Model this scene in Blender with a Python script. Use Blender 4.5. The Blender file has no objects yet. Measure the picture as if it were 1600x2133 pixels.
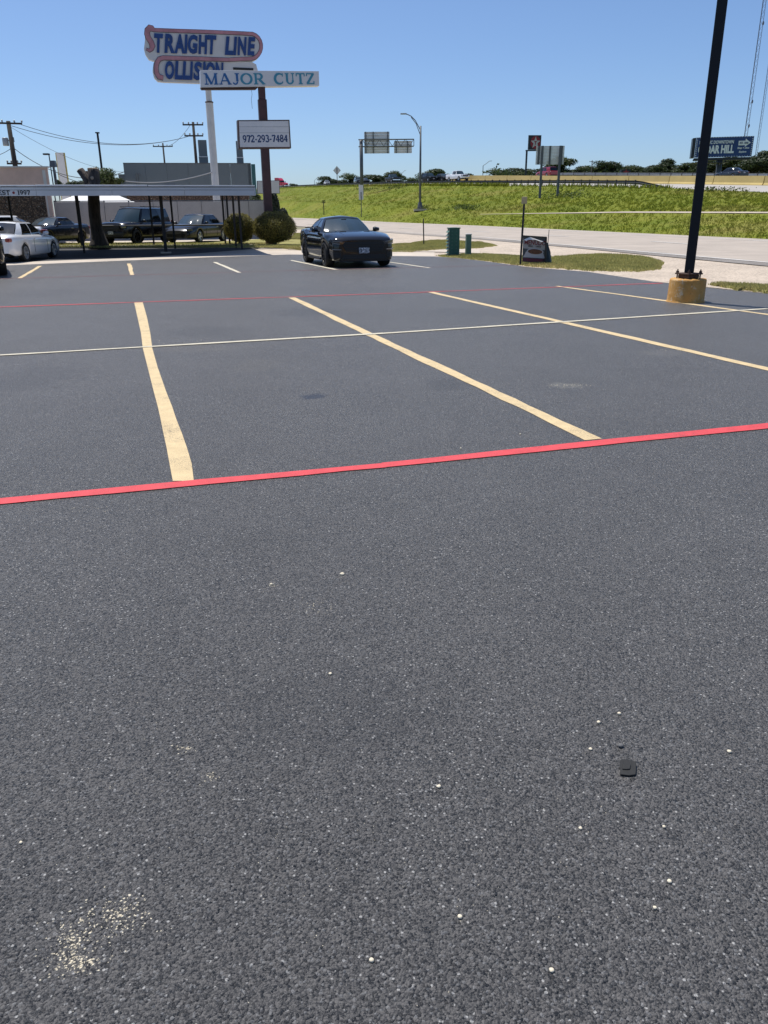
import bpy, bmesh, math, random
import numpy as np
from mathutils import Vector, Matrix
random.seed(7); RNG = np.random.default_rng(7)
R = math.radians
scn = bpy.context.scene
col = scn.collection

# ------------------------------------------------------------------ camera, sky, sun, exposure
F, HY, ROLL, H = 1645., 449., -0.008, 1.38          # focal (in photo pixels), horizon row, roll, eye height
PIT = math.atan((1066.5 - HY) / F)
c_, s_ = math.cos(PIT), math.sin(PIT); cr, sr = math.cos(ROLL), math.sin(ROLL)
RT = Vector((cr, s_*sr, c_*sr)); UP = Vector((-sr, s_*cr, c_*cr)); FW = Vector((0, c_, -s_))
cam = bpy.data.cameras.new('camera'); camo = bpy.data.objects.new('camera', cam); col.objects.link(camo)
M = Matrix((RT, UP, -FW)).transposed().to_4x4(); M.translation = (0, 0, H); camo.matrix_world = M
cam.sensor_fit = 'HORIZONTAL'; cam.sensor_width = 36; cam.lens = F/1600*36
cam.clip_start = .05; cam.clip_end = 6000
scn.camera = camo

SUN_EL = 68.; SUN_DIR = Vector((-.626, .78, 0)).normalized()      # horizontal direction towards the sun
w = bpy.data.worlds.new('World'); scn.world = w; w.use_nodes = True
nt = w.node_tree; bg = nt.nodes['Background']
sky = nt.nodes.new('ShaderNodeTexSky'); sky.sky_type = 'NISHITA'; sky.sun_disc = False
sky.sun_elevation = R(SUN_EL); sky.sun_rotation = math.atan2(SUN_DIR.x, SUN_DIR.y)
sky.altitude = 200; sky.air_density = .8; sky.dust_density = 1.0; sky.ozone_density = 8.0
nt.links.new(sky.outputs[0], bg.inputs[0]); bg.inputs[1].default_value = .12
sl = bpy.data.lights.new('sun', 'SUN'); sl.energy = 4.6; sl.angle = R(.53); sl.color = (1, .955, .88)
so = bpy.data.objects.new('sun', sl); col.objects.link(so)
sd = Vector((SUN_DIR.x*math.cos(R(SUN_EL)), SUN_DIR.y*math.cos(R(SUN_EL)), math.sin(R(SUN_EL))))
so.rotation_euler = (-sd).to_track_quat('-Z', 'Y').to_euler(); so.location = sd*50
vs = scn.view_settings; vs.view_transform = 'Standard'; vs.look = 'None'; vs.gamma = 1; vs.exposure = .15
vs.use_curve_mapping = False

# ------------------------------------------------------------------ pixel survey -> metres
def ray(x, y): return RT*((x-800)/F) + UP*((1066.5-y)/F) + FW
def at(x, y, Y):
    d = ray(x, y); return Vector((0, 0, H)) + d*(Y/d.y)
def g(x, y, z=0.):
    d = ray(x, y); return Vector((0, 0, H)) + d*((z-H)/d.z)
def wall_pt(x, y, P0, yaw):                         # a point of the upright plane through P0 turned by yaw -> (u, z)
    n = Vector((-math.sin(yaw), math.cos(yaw), 0)); d = ray(x, y); o = Vector((0, 0, H))
    P = o + d*((Vector(P0)-o).dot(n)/d.dot(n))
    return ((P-Vector(P0)).dot(Vector((math.cos(yaw), math.sin(yaw), 0))), P.z)
def interp(pts, x):
    if x <= pts[0][0]: return pts[0][1:]
    for a, b in zip(pts, pts[1:]):
        if x <= b[0]:
            t = (x-a[0])/(b[0]-a[0]); return tuple(p+(q-p)*t for p, q in zip(a[1:], b[1:]))
    return pts[-1][1:]

# ------------------------------------------------------------------ materials
def mat(name, color=(.5, .5, .5), rough=.6, metal=0., spec=.5, coat=0., noise=None, bump=None, island=0.):
    """noise=(scale, amount) mottles the colour; bump=(scale, strength, distance)"""
    m = bpy.data.materials.new(name); m.use_nodes = True; t = m.node_tree; b = t.nodes['Principled BSDF']
    b.inputs['Base Color'].default_value = (*color, 1); b.inputs['Roughness'].default_value = rough
    b.inputs['Metallic'].default_value = metal; b.inputs['Specular IOR Level'].default_value = spec
    b.inputs['Coat Weight'].default_value = coat; b.inputs['Coat Roughness'].default_value = .04
    tc = t.nodes.new('ShaderNodeTexCoord'); src = None
    if noise:
        n = t.nodes.new('ShaderNodeTexNoise'); n.inputs['Scale'].default_value = noise[0]; n.inputs['Detail'].default_value = 6
        n.inputs['Roughness'].default_value = .65; t.links.new(tc.outputs['Object'], n.inputs['Vector'])
        src = n.outputs['Fac']; amt = noise[1]
        mr = t.nodes.new('ShaderNodeMapRange'); mr.inputs[1].default_value = .28; mr.inputs[2].default_value = .72
        mr.inputs[3].default_value = 1-amt; mr.inputs[4].default_value = 1+amt; t.links.new(src, mr.inputs[0]); src = mr.outputs[0]
    if island:
        gi = t.nodes.new('ShaderNodeNewGeometry'); mr = t.nodes.new('ShaderNodeMapRange')
        mr.inputs[3].default_value = 1-island; mr.inputs[4].default_value = 1+island
        t.links.new(gi.outputs['Random Per Island'], mr.inputs[0])
        if src:
            mu = t.nodes.new('ShaderNodeMath'); mu.operation = 'MULTIPLY'; t.links.new(src, mu.inputs[0]); t.links.new(mr.outputs[0], mu.inputs[1]); src = mu.outputs[0]
        else: src = mr.outputs[0]
    if src:
        v = t.nodes.new('ShaderNodeVectorMath'); v.operation = 'SCALE'; v.inputs[0].default_value = color
        t.links.new(src, v.inputs['Scale']); t.links.new(v.outputs[0], b.inputs['Base Color'])
    if bump:
        n = t.nodes.new('ShaderNodeTexNoise'); n.inputs['Scale'].default_value = bump[0]; n.inputs['Detail'].default_value = 5
        t.links.new(tc.outputs['Object'], n.inputs['Vector'])
        bp = t.nodes.new('ShaderNodeBump'); bp.inputs['Strength'].default_value = bump[1]; bp.inputs['Distance'].default_value = bump[2]
        t.links.new(n.outputs['Fac'], bp.inputs['Height']); t.links.new(bp.outputs[0], b.inputs['Normal'])
    return m
class NT:                                            # short-hand for node graphs
    def __init__(s, m): s.t = m.node_tree; s.b = s.t.nodes['Principled BSDF']; s.tc = s.t.nodes.new('ShaderNodeTexCoord').outputs['Object']
    def n(s, kind, **kw):
        x = s.t.nodes.new('ShaderNode'+kind)
        for k, v in kw.items(): setattr(x, k, v)
        return x
    def set(s, node, d):
        for k, v in d.items():
            if hasattr(v, 'is_output'): s.t.links.new(v, node.inputs[k])
            else: node.inputs[k].default_value = v
        return node
    def noise(s, scale, detail=4, rough=.6, vec=None): return s.set(s.n('TexNoise'), {'Vector': vec or s.tc, 'Scale': scale, 'Detail': detail, 'Roughness': rough}).outputs['Fac']
    def vor(s, scale, out='Color', feature='F1', vec=None): return s.set(s.n('TexVoronoi', feature=feature), {'Vector': vec or s.tc, 'Scale': scale}).outputs[out]
    def rng(s, v, a, b, lo, hi, smooth=False): return s.set(s.n('MapRange', interpolation_type='SMOOTHSTEP' if smooth else 'LINEAR'), {0: v, 1: a, 2: b, 3: lo, 4: hi}).outputs[0]
    def math(s, op, a, b=0.): return s.set(s.n('Math', operation=op), {0: a, 1: b}).outputs[0]
    def mix(s, f, a, b):
        x = s.n('Mix', data_type='RGBA'); ins = {0: f, 6: a if hasattr(a, 'is_output') else (*a, 1), 7: b if hasattr(b, 'is_output') else (*b, 1)}
        return s.set(x, ins).outputs[2]
    def bump(s, h, strength, dist, normal=None):
        d = {'Height': h, 'Strength': strength, 'Distance': dist}
        if normal: d['Normal'] = normal
        return s.set(s.n('Bump'), d).outputs[0]
    def sep(s, v): return s.set(s.n('SeparateColor'), {0: v}).outputs
    def color(s, v): s.t.links.new(v, s.b.inputs['Base Color'])
    def normal(s, v): s.t.links.new(v, s.b.inputs['Normal'])
    def rough(s, v): s.t.links.new(v, s.b.inputs['Roughness'])

def asphalt_mat():
    m = mat('sealed_asphalt', rough=.62, spec=.5); N = NT(m)
    big = N.noise(.35, 5, .6); med = N.noise(2.2, 5, .65); fine = N.noise(190, 3, .7); mid = N.noise(48, 4, .7)
    cell = N.vor(200); cs = N.sep(cell); cell2 = N.vor(125); cs2 = N.sep(cell2)
    f = N.math('ADD', N.rng(big, .3, .7, -.10, .10), N.rng(med, .3, .7, -.09, .09))
    f = N.math('ADD', f, N.rng(fine, .3, .7, -.35, .35)); f = N.math('ADD', f, N.rng(cs[0], 0, 1, -.5, .5)); f = N.math('ADD', f, N.rng(mid, .3, .7, -.16, .16))
    k = N.math('MAXIMUM', N.math('ADD', 1.02, f), .1)
    v = N.set(N.n('VectorMath', operation='SCALE'), {0: (.0765, .0735, .0715), 'Scale': k}).outputs[0]
    # worn chips: some cells paler, more of them where the seal coat has worn
    worn = N.rng(N.noise(.9, 3, .6), .40, .66, .0, 1., True)
    thr = N.rng(worn, 0, 1, .972, .905); core = N.rng(N.math('ADD', N.vor(125, 'Distance'), N.rng(fine, .3, .7, -.12, .12)), .30, .46, 1, 0)
    chip = N.math('MULTIPLY', N.math('GREATER_THAN', cs2[1], thr), core)
    v = N.mix(N.math('MULTIPLY', chip, .9), v, (.40, .395, .38))
    chip2 = N.math('GREATER_THAN', cs[2], .93); v = N.mix(N.math('MULTIPLY', chip2, .6), v, (.21, .21, .21))
    pit = N.math('LESS_THAN', cs[1], .17); v = N.mix(N.math('MULTIPLY', pit, .8), v, (.010, .010, .011))
    # oil spots and scuffs with shapes of their own
    wob = N.noise(7, 4, .7)
    for (px, py, rx, ry, k, colr) in ((648, 826, .10, .13, .85, (.012, .018, .035)), (640, 650, .55, .7, .45, (.03, .031, .034)), (930, 800, .22, .3, .4, (.03, .03, .032)),
                                  (1180, 803, .16, .14, .35, (.2, .19, .16)), (530, 760, .25, .4, .16, (.12, .11, .085)), (430, 690, .6, .6, .35, (.034, .034, .036)), (60, 790, .5, .8, .3, (.03, .03, .034)), (410, 725, .55, .3, .16, (.17, .15, .11)),
                                  (90, 610, 1., 1., .3, (.033, .033, .037)), (1380, 735, .3, .2, .25, (.16, .15, .13)), (1000, 650, 1., .6, .3, (.035, .035, .038)), (700, 1480, .35, .3, .25, (.03, .03, .032))):
        P = g(px, py)
        d = N.set(N.n('VectorMath', operation='SUBTRACT'), {0: N.tc, 1: P}).outputs[0]
        d = N.set(N.n('VectorMath', operation='MULTIPLY'), {0: d, 1: (1/rx, 1/ry, 0)}).outputs[0]
        d = N.set(N.n('VectorMath', operation='LENGTH'), {0: d}).outputs['Value']
        d = N.math('ADD', d, N.rng(wob, .3, .7, -.5, .5))
        v = N.mix(N.math('MULTIPLY', N.rng(d, .45, 1.15, 1, 0, True), k), v, colr)
    N.color(v)
    h = N.math('ADD', N.math('MULTIPLY', N.vor(200, 'Distance'), -1.), N.math('MULTIPLY', N.vor(120, 'Distance'), -.8))
    h = N.math('ADD', h, N.math('ADD', N.math('MULTIPLY', fine, .7), N.math('MULTIPLY', mid, .7)))
    N.normal(N.bump(h, 1., .0048)); N.rough(N.rng(cs[0], 0, 1, .30, .74))
    return m
def paint_mat(name, c, wear=.5):
    m = mat(name, c, .7); N = NT(m)
    k = N.math('ADD', N.noise(120, 4, .75), N.math('MULTIPLY', N.math('SUBTRACT', N.noise(2.5, 4, .6), .5), .9))
    cs = N.sep(N.vor(230)); k = N.math('ADD', k, N.rng(cs[0], 0, 1, -.2, .2))
    f = N.rng(k, wear+.08, wear+.26, 0, .8, True)
    base = N.set(N.n('VectorMath', operation='SCALE'), {0: c, 'Scale': N.rng(N.noise(9, 5, .7), .25, .75, .78, 1.15)}).outputs[0]
    N.color(N.mix(f, base, (.05, .05, .053)))
    N.normal(N.bump(N.math('ADD', N.noise(60, 4, .7), N.math('MULTIPLY', N.vor(150, 'Distance'), -.8)), .8, .003))
    return m
def sward(m, N, colr, trans=.45):
    """thin leaves: part of the light passes through"""
    tr = N.n('BsdfTranslucent'); 
    if hasattr(colr, 'is_output'): N.t.links.new(colr, tr.inputs['Color'])
    else: tr.inputs['Color'].default_value = (*colr, 1)
    mx = N.n('MixShader'); mx.inputs[0].default_value = trans; out = N.t.nodes['Material Output']
    N.t.links.new(N.b.outputs[0], mx.inputs[1]); N.t.links.new(tr.outputs[0], mx.inputs[2]); N.t.links.new(mx.outputs[0], out.inputs['Surface'])
def leaf_mat(name, c, var=.5, trans=.4):
    m = mat(name, c, .55, spec=.3); N = NT(m); gi = N.n('NewGeometry')
    v = N.set(N.n('VectorMath', operation='SCALE'), {0: c, 'Scale': N.rng(gi.outputs['Random Per Island'], 0, 1, 1-var, 1+var)}).outputs[0]
    N.color(v); sward(m, N, v, trans); return m
def grass_mat(name, a, b, dry, scale=1., blade=False):
    m = mat(name, a, .85, spec=.05); N = NT(m)
    v = N.mix(N.rng(N.noise(.22*scale, 5, .65), .35, .65, 0, 1, True), a, b)
    v = N.mix(N.rng(N.noise(.06*scale, 4, .6), .5, .72, 0, .8, True), v, dry)
    st = N.set(N.n('Mapping'), {'Vector': N.tc, 'Scale': (1, 1, 1)}).outputs[0]
    v = N.mix(N.rng(N.noise(6*scale, 4, .8), 0.35, .7, .30, 0), v, tuple(x*.5 for x in a))
    gi = N.n('NewGeometry'); v2 = N.set(N.n('VectorMath', operation='SCALE'), {0: v, 'Scale': N.rng(gi.outputs['Random Per Island'], 0, 1, .7, 1.3)}).outputs[0]
    N.color(v2)
    if blade: sward(m, N, v2)
    else: N.normal(N.bump(N.noise(8*scale, 5, .8), .5, .08))
    return m
def concrete_mat(name, c, amt=.2, speck=False):
    m = mat(name, c, .85, spec=.3); N = NT(m)
    k = N.math('ADD', N.rng(N.noise(.5, 5, .65), .3, .7, 1-amt, 1+amt*.6), N.rng(N.noise(14, 5, .75), .3, .7, -amt*.6, amt*.6))
    if speck: k = N.math('ADD', k, N.rng(N.sep(N.vor(28))[0], 0, 1, -.28, .28))
    N.color(N.set(N.n('VectorMath', operation='SCALE'), {0: c, 'Scale': k}).outputs[0]); N.normal(N.bump(N.noise(30, 5, .7), .5, .01))
    return m
def pebble_wall_mat():
    m = mat('brown_pebble_render', rough=.85); N = NT(m); cs = N.sep(N.vor(13))
    v = N.mix(N.rng(cs[0], 0, 1, 0, 1), (.085, .05, .035), (.24, .16, .11)); v = N.mix(N.math('GREATER_THAN', cs[1], .93), v, (.55, .48, .4))
    v = N.mix(N.rng(N.vor(13, 'Distance'), .3, .6, 0, .8), v, (.03, .022, .018)); N.color(v); N.normal(N.bump(N.math('MULTIPLY', N.vor(13, 'Distance'), -1.), 1., .03)); return m
def bark_mat():
    m = mat('bark', rough=.95); N = NT(m)
    mp = N.set(N.n('Mapping'), {'Vector': N.tc, 'Scale': (9, 9, 1.6)}).outputs[0]; k = N.noise(1.6, 6, .75, mp)
    N.color(N.mix(N.rng(k, .35, .65, 0, 1), (.03, .025, .022), (.10, .083, .072))); N.normal(N.bump(k, 1., .06)); return m
def car_paint(name, c, metal=0., rough=.25, coat=.5): return mat(name, c, rough, metal, .4 if c[0] > .2 else .3, 1. if c[0] > .2 else coat)
MT = {}
def setup():
    A = MT
    A['asphalt'] = asphalt_mat()
    A['stall'] = paint_mat('worn_cream_paint', (.62, .475, .26), .60); A['thin'] = paint_mat('pale_line_paint', (.60, .55, .42), .62)
    A['red'] = paint_mat('red_line_paint', (.62, .055, .065), .62); A['fadered'] = paint_mat('faded_red_paint', (.22, .06, .075), .45)
    A['white_line'] = paint_mat('white_road_paint', (.68, .66, .62), .66)
    A['road'] = concrete_mat('frontage_asphalt', (.41, .355, .30), .16); A['shoulder'] = concrete_mat('dark_shoulder', (.22, .20, .18), .2, True)
    A['concrete'] = concrete_mat('concrete', (.54, .47, .39), .2); A['gravel'] = concrete_mat('pale_gravel', (.49, .41, .325), .2, True)
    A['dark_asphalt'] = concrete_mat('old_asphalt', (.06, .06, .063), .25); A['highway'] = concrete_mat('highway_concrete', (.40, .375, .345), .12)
    A['grass'] = grass_mat('bank_grass', (.125, .156, .022), (.180, .196, .028), (.235, .20, .06)); A['lawn'] = grass_mat('verge_grass', (.28, .265, .10), (.35, .32, .13), (.42, .33, .16), 4)
    A['blade'] = grass_mat('grass_blades', (.205, .245, .034), (.275, .295, .042), (.34, .295, .085), 1., True); A['blade2'] = grass_mat('verge_blades', (.35, .34, .125), (.44, .41, .16), (.52, .42, .2), 4, True)
    A['ground'] = concrete_mat('dry_ground', (.22, .2, .12), .3)
    A['path'] = concrete_mat('ditch_concrete', (.47, .40, .32), .25)
    A['black_metal'] = mat('black_painted_steel', (.0055, .007, .011), .5, spec=.3, noise=(12, .3)); A['post_black'] = mat('black_post', (.014, .013, .014), .6, noise=(5, .3))
    A['grey_metal'] = mat('galvanised_steel', (.27, .29, .3), .5, .5, noise=(2, .15)); A['rail'] = mat('weathered_guardrail', (.085, .082, .08), .6, .3, noise=(3, .3)); A['dark_grey'] = mat('dark_grey_steel', (.11, .12, .13), .5, .3, noise=(2, .2))
    A['rust'] = mat('rusted_steel', (.085, .05, .035), .85, noise=(25, .5), bump=(60, .6, .004)); A['yellow_conc'] = None
    A['alum'] = mat('bare_aluminium_sign', (.70, .68, .65), .6, 0., noise=(1.5, .12)); A['alum_dark'] = mat('sign_back_rib', (.12, .125, .13), .5, .4)
    A['white_paint'] = mat('weathered_white_paint', (.62, .62, .61), .55, noise=(1.2, .12)); A['sign_white'] = mat('aged_sign_face', (.60, .60, .62), .4, noise=(1.1, .07)); A['sign_white2'] = mat('translucent_sign_face', (.66, .66, .68), .35, noise=(2.5, .06))
    A['pink'] = mat('faded_pink_paint', (.46, .22, .265), .5, noise=(1.6, .25)); A['navy'] = mat('blue_letter_paint', (.012, .05, .21), .4, noise=(1.5, .2)); A['cutz'] = mat('blue_vinyl_letters', (.018, .12, .33), .4); A['cutz2'] = mat('teal_vinyl_letters', (.05, .26, .38), .4); A['phone'] = mat('dark_blue_digits', (.012, .04, .14), .4)
    A['maroon'] = mat('maroon_painted_steel', (.062, .024, .026), .5, noise=(3, .3)); A['brown_trim'] = mat('brown_sign_frame', (.09, .055, .05), .5, noise=(3, .25)); A['outline'] = mat('dark_outline', (.05, .03, .05), .5)
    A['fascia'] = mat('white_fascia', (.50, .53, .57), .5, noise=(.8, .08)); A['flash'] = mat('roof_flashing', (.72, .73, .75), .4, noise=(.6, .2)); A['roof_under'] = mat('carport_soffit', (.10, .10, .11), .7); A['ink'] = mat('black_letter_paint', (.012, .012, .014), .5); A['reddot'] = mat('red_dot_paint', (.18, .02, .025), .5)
    A['stucco'] = mat('pink_stucco', (.66, .47, .40), .9, noise=(1.5, .12), bump=(25, .4, .01)); A['stucco_white'] = mat('white_stucco', (.62, .6, .58), .9, noise=(1.5, .1)); A['pebble'] = pebble_wall_mat()
    A['grey_wall'] = mat('grey_metal_wall', (.122, .15, .165), .55, noise=(.5, .08)); A['teal'] = mat('teal_trim', (.02, .10, .11), .5); A['screen'] = concrete_mat('grey_precast_panel', (.42, .40, .39), .14)
    A['canvas'] = mat('white_canvas', (.78, .78, .77), .8, noise=(2, .05)); A['bark'] = bark_mat(); A['cutwood'] = mat('pale_cut_wood', (.34, .27, .2), .9, noise=(14, .25)); A['pole_wood'] = mat('pole_wood', (.04, .034, .03), .9, noise=(4, .3))
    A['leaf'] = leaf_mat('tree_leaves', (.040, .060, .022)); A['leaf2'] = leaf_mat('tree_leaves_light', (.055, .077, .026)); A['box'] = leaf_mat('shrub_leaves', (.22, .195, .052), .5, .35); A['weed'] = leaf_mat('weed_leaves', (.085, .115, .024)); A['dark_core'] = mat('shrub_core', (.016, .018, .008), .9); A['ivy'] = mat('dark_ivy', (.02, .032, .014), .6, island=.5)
    A['green_box'] = mat('green_pedestal_paint', (.014, .095, .07), .45, noise=(6, .18)); A['green_box2'] = mat('faded_green_pedestal', (.085, .17, .135), .55, noise=(6, .15))
    A['rubber'] = mat('tyre_rubber', (.012, .012, .012), .8); A['rim_black'] = mat('black_alloy', (.012, .012, .013), .3, .6); A['rim'] = mat('silver_alloy', (.55, .56, .58), .3, .8); A['under'] = mat('underbody', (.006, .006, .006), .9); A['glass'] = mat('tinted_glass', (.006, .008, .010), .03, 0, .4, .3); A['glass2'] = mat('windscreen_glass', (.022, .042, .05), .03, 0, .5, .6)
    A['grille'] = mat('black_grille', (.006, .006, .007), .5); A['lamp_clear'] = mat('headlamp_lens', (.16, .18, .2), .1, .3, .6, 1.); A['lamp_smoke'] = mat('smoked_headlamp', (.03, .034, .04), .08, .2, .7, 1.); A['lamp_red'] = mat('tail_lamp_lens', (.22, .012, .015), .15, 0, .5, 1.); A['chrome'] = mat('chrome', (.75, .76, .78), .12, 1.)
    A['p_black'] = car_paint('black_car_paint', (.0045, .005, .0065), 0, .2); A['p_gloss'] = car_paint('polished_black_paint', (.004, .0045, .0055), 0, .12, .6); A['p_far'] = mat('dark_far_paint', (.010, .011, .013), .35, spec=.12); A['p_white'] = car_paint('white_car_paint', (.78, .79, .8)); A['p_navy'] = car_paint('dark_navy_car_paint', (.008, .010, .015)); A['p_grey'] = car_paint('grey_car_paint', (.10, .115, .13), .4); A['p_char'] = car_paint('charcoal_car_paint', (.035, .04, .05), .4); A['p_red'] = car_paint('red_car_paint', (.30, .012, .022)); A['p_truck'] = car_paint('bright_red_truck_paint', (.62, .018, .05))
    A['barrier'] = concrete_mat('tan_barrier', (.56, .43, .17), .12); A['star_red'] = mat('sign_red', (.28, .02, .035), .5); A['star_black'] = mat('sign_black', (.012, .016, .024), .4); A['star_white'] = mat('sign_star', (.5, .5, .52), .5)
    A['board_blue'] = mat('billboard_blue', (.014, .05, .19), .5, noise=(.3, .15)); A['board_white'] = mat('billboard_print_white', (.85, .86, .88), .5); A['tower'] = mat('mast_steel', (.20, .22, .27), .6, .2)
    A['pylon_yellow'] = mat('yellow_pylon', (.52, .42, .12), .6, noise=(2, .15)); A['menu_bg'] = mat('poster_pale', (.34, .33, .32), .5, noise=(4, .15)); A['menu_red'] = mat('poster_red', (.16, .012, .018), .5); A['menu_maroon'] = mat('poster_maroon', (.085, .012, .035), .5); A['menu_dark'] = mat('poster_slate', (.05, .06, .065), .5); A['stew'] = mat('poster_stew', (.10, .035, .012), .5, noise=(45, .8)); A['bowl'] = mat('poster_bowl', (.42, .41, .43), .5)
    A['wire'] = mat('power_cable', (.06, .065, .07), .6); A['wire_lit'] = mat('lit_cable', (.3, .31, .32), .4, .5); A['trafo'] = mat('transformer_tank', (.3, .32, .33), .5, .3); A['stone_pale'] = mat('pale_stone', (.55, .49, .37), .8, island=.3); A['stone_grey'] = mat('grey_pebble', (.12, .12, .12), .8); A['scrap'] = mat('rubber_scrap', (.008, .009, .01), .7, bump=(40, .5, .003)); A['plastic'] = mat('black_bag', (.012, .02, .02), .4, noise=(20, .4))  # wire_lit: a cable catching the sun, its brightness put into a paler colour
    A['amber'] = mat('beige_reflector', (.5, .4, .22), .6)
    m = mat('yellow_painted_concrete', rough=.85); N = NT(m)
    v = N.mix(N.rng(N.noise(3, 5, .7), .3, .7, 0, 1), (.47, .225, .05), (.60, .34, .10)); v = N.mix(N.rng(N.noise(22, 5, .75), .60, .68, 0, .9), v, (.16, .10, .05)); v = N.mix(N.rng(N.noise(7, 4, .8), .56, .66, 0, .8), v, (.58, .48, .33))
    N.color(v); N.normal(N.bump(N.noise(30, 5, .8), .8, .012)); A['yellow_conc'] = m
    m = mat('licence_plate', rough=.4); N = NT(m); cs = N.sep(N.vor(62)); N.color(N.mix(N.math('GREATER_THAN', cs[0], .45), (.05, .06, .08), (.6, .62, .65))); A['plate'] = m
setup()

# ------------------------------------------------------------------ mesh helpers
class MB:
    def __init__(s): s.v = []; s.f = []
    def add(s, vs, fs):
        o = len(s.v); s.v += [tuple(p) for p in vs]; s.f += [tuple(i+o for i in f) for f in fs]; return s
    def box(s, c, d, rz=0., M=None):
        x, y, z = (k/2 for k in d); q = [(-x, -y, -z), (x, -y, -z), (x, y, -z), (-x, y, -z), (-x, -y, z), (x, -y, z), (x, y, z), (-x, y, z)]
        m = M or Matrix.Rotation(rz, 3, 'Z'); q = [m @ Vector(p) + Vector(c) for p in q]
        return s.add(q, [(3, 2, 1, 0), (4, 5, 6, 7), (0, 1, 5, 4), (1, 2, 6, 5), (2, 3, 7, 6), (3, 0, 4, 7)])
    def tube(s, pts, r, n=8, caps=True):
        """round tube along pts; r a number or one per point"""
        pts = [Vector(p) for p in pts]; rr = r if isinstance(r, (list, tuple)) else [r]*len(pts); rings = []
        for i, p in enumerate(pts):
            d = (pts[min(i+1, len(pts)-1)]-pts[max(i-1, 0)]).normalized(); a = Vector((0, 0, 1)) if abs(d.z) < .9 else Vector((1, 0, 0))
            u = d.cross(a).normalized(); v = d.cross(u)
            rings.append([p+(u*math.cos(2*math.pi*k/n)+v*math.sin(2*math.pi*k/n))*rr[i] for k in range(n)])
        fs = [(i*n+k, i*n+(k+1) % n, (i+1)*n+(k+1) % n, (i+1)*n+k) for i in range(len(pts)-1) for k in range(n)]
        if caps: fs += [tuple(reversed(range(n))), tuple((len(pts)-1)*n+k for k in range(n))]
        return s.add([q for r_ in rings for q in r_], fs)
    def prism(s, poly, z0, z1, M=None):
        """flat outline (x, y) extruded between two heights of its own frame"""
        n = len(poly); q = [Vector((x, y, z0)) for x, y in poly]+[Vector((x, y, z1)) for x, y in poly]
        if M: q = [M @ p for p in q]
        return s.add(q, [tuple(reversed(range(n))), tuple(range(n, 2*n))]+[(i, (i+1) % n, n+(i+1) % n, n+i) for i in range(n)])
    def lathe(s, prof, n=24, M=None):
        q = []
        for r, z in prof:
            for k in range(n): q.append(Vector((r*math.cos(2*math.pi*k/n), r*math.sin(2*math.pi*k/n), z)))
        if M: q = [M @ p for p in q]
        m = len(prof); return s.add(q, [(i*n+k, i*n+(k+1) % n, (i+1)*n+(k+1) % n, (i+1)*n+k) for i in range(m-1) for k in range(n)])
    def stroke(s, pts, width, z0, z1, M=None, closed=False):
        """ribbon of given width along a flat path (mitred), extruded"""
        P = [Vector((p[0], p[1])) for p in pts]; n = len(P); L = []; Rr = []
        ws = width if isinstance(width, (list, tuple)) else [width]*n
        for i in range(n):
            a = P[i]-P[i-1] if (i > 0 or closed) else P[1]-P[0]; b = P[(i+1) % n]-P[i] if (i < n-1 or closed) else P[-1]-P[-2]
            a = a.normalized(); b = b.normalized(); t = (a+b); t = t.normalized() if t.length > 1e-6 else a
            k = 1/max(.5, t.dot(a)); nn = Vector((-t.y, t.x))*ws[i]/2*k; L.append(P[i]+nn); Rr.append(P[i]-nn)
        q = []; m = (lambda p, z: (M @ Vector((p.x, p.y, z))) if M else Vector((p.x, p.y, z)))
        for i in range(n): q += [m(L[i], z0), m(Rr[i], z0), m(L[i], z1), m(Rr[i], z1)]
        fs = []
        for i in range(n if closed else n-1):
            a, b = 4*i, 4*((i+1) % n); fs += [(a+2, a+3, b+3, b+2), (a, b, b+1, a+1), (a, a+2, b+2, b), (a+1, b+1, b+3, a+3)]
        if not closed: fs += [(0, 1, 3, 2), (4*n-4, 4*n-2, 4*n-1, 4*n-3)]
        return s.add(q, fs)
    def build(s, name, m, parent=None, smooth=False, loc=None):
        me = bpy.data.meshes.new(name); me.from_pydata(s.v, [], s.f); me.update()
        return link(name, me, m, parent, smooth, loc)
def link(name, me, m, parent=None, smooth=False, loc=None):
    if m is not None and not me.materials: me.materials.append(MT[m] if isinstance(m, str) else m)
    if smooth: me.polygons.foreach_set('use_smooth', [True]*len(me.polygons))
    o = bpy.data.objects.new(name, me); col.objects.link(o)
    if parent: o.parent = parent
    if loc is not None: o.location = loc
    return o
def fixn(o):
    bm = bmesh.new(); bm.from_mesh(o.data); bmesh.ops.recalc_face_normals(bm, faces=bm.faces); bm.to_mesh(o.data); bm.free(); return o
def bevel(o, w_=.01, seg=2):
    b = o.modifiers.new('bevel', 'BEVEL'); b.width = w_; b.segments = seg; b.limit_method = 'ANGLE'; b.angle_limit = R(40); return o
def empty(name, loc=(0, 0, 0), rz=0.):
    o = bpy.data.objects.new(name, None); col.objects.link(o); o.location = loc; o.rotation_euler.z = rz; o.empty_display_size = .2; return o
def tag(o, label, cat, group=None):
    o['label'] = label; o['category'] = cat
    if group: o['group'] = group
    return o
def struct(o): o['kind'] = 'structure'; return o
def stuff(o): o['kind'] = 'stuff'; return o
def np_mesh(name, V, Fc, m, parent=None):
    """numpy verts (N,3) and faces (K,3|4) -> object"""
    me = bpy.data.meshes.new(name); k = Fc.shape[1]
    me.vertices.add(len(V)); me.vertices.foreach_set('co', V.astype(np.float32).ravel())
    me.loops.add(Fc.size); me.loops.foreach_set('vertex_index', Fc.astype(np.int32).ravel())
    me.polygons.add(len(Fc)); me.polygons.foreach_set('loop_start', np.arange(0, Fc.size, k, dtype=np.int32)); me.polygons.foreach_set('loop_total', np.full(len(Fc), k, dtype=np.int32))
    me.update(calc_edges=True); me.validate()
    return link(name, me, m, parent)
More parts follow.
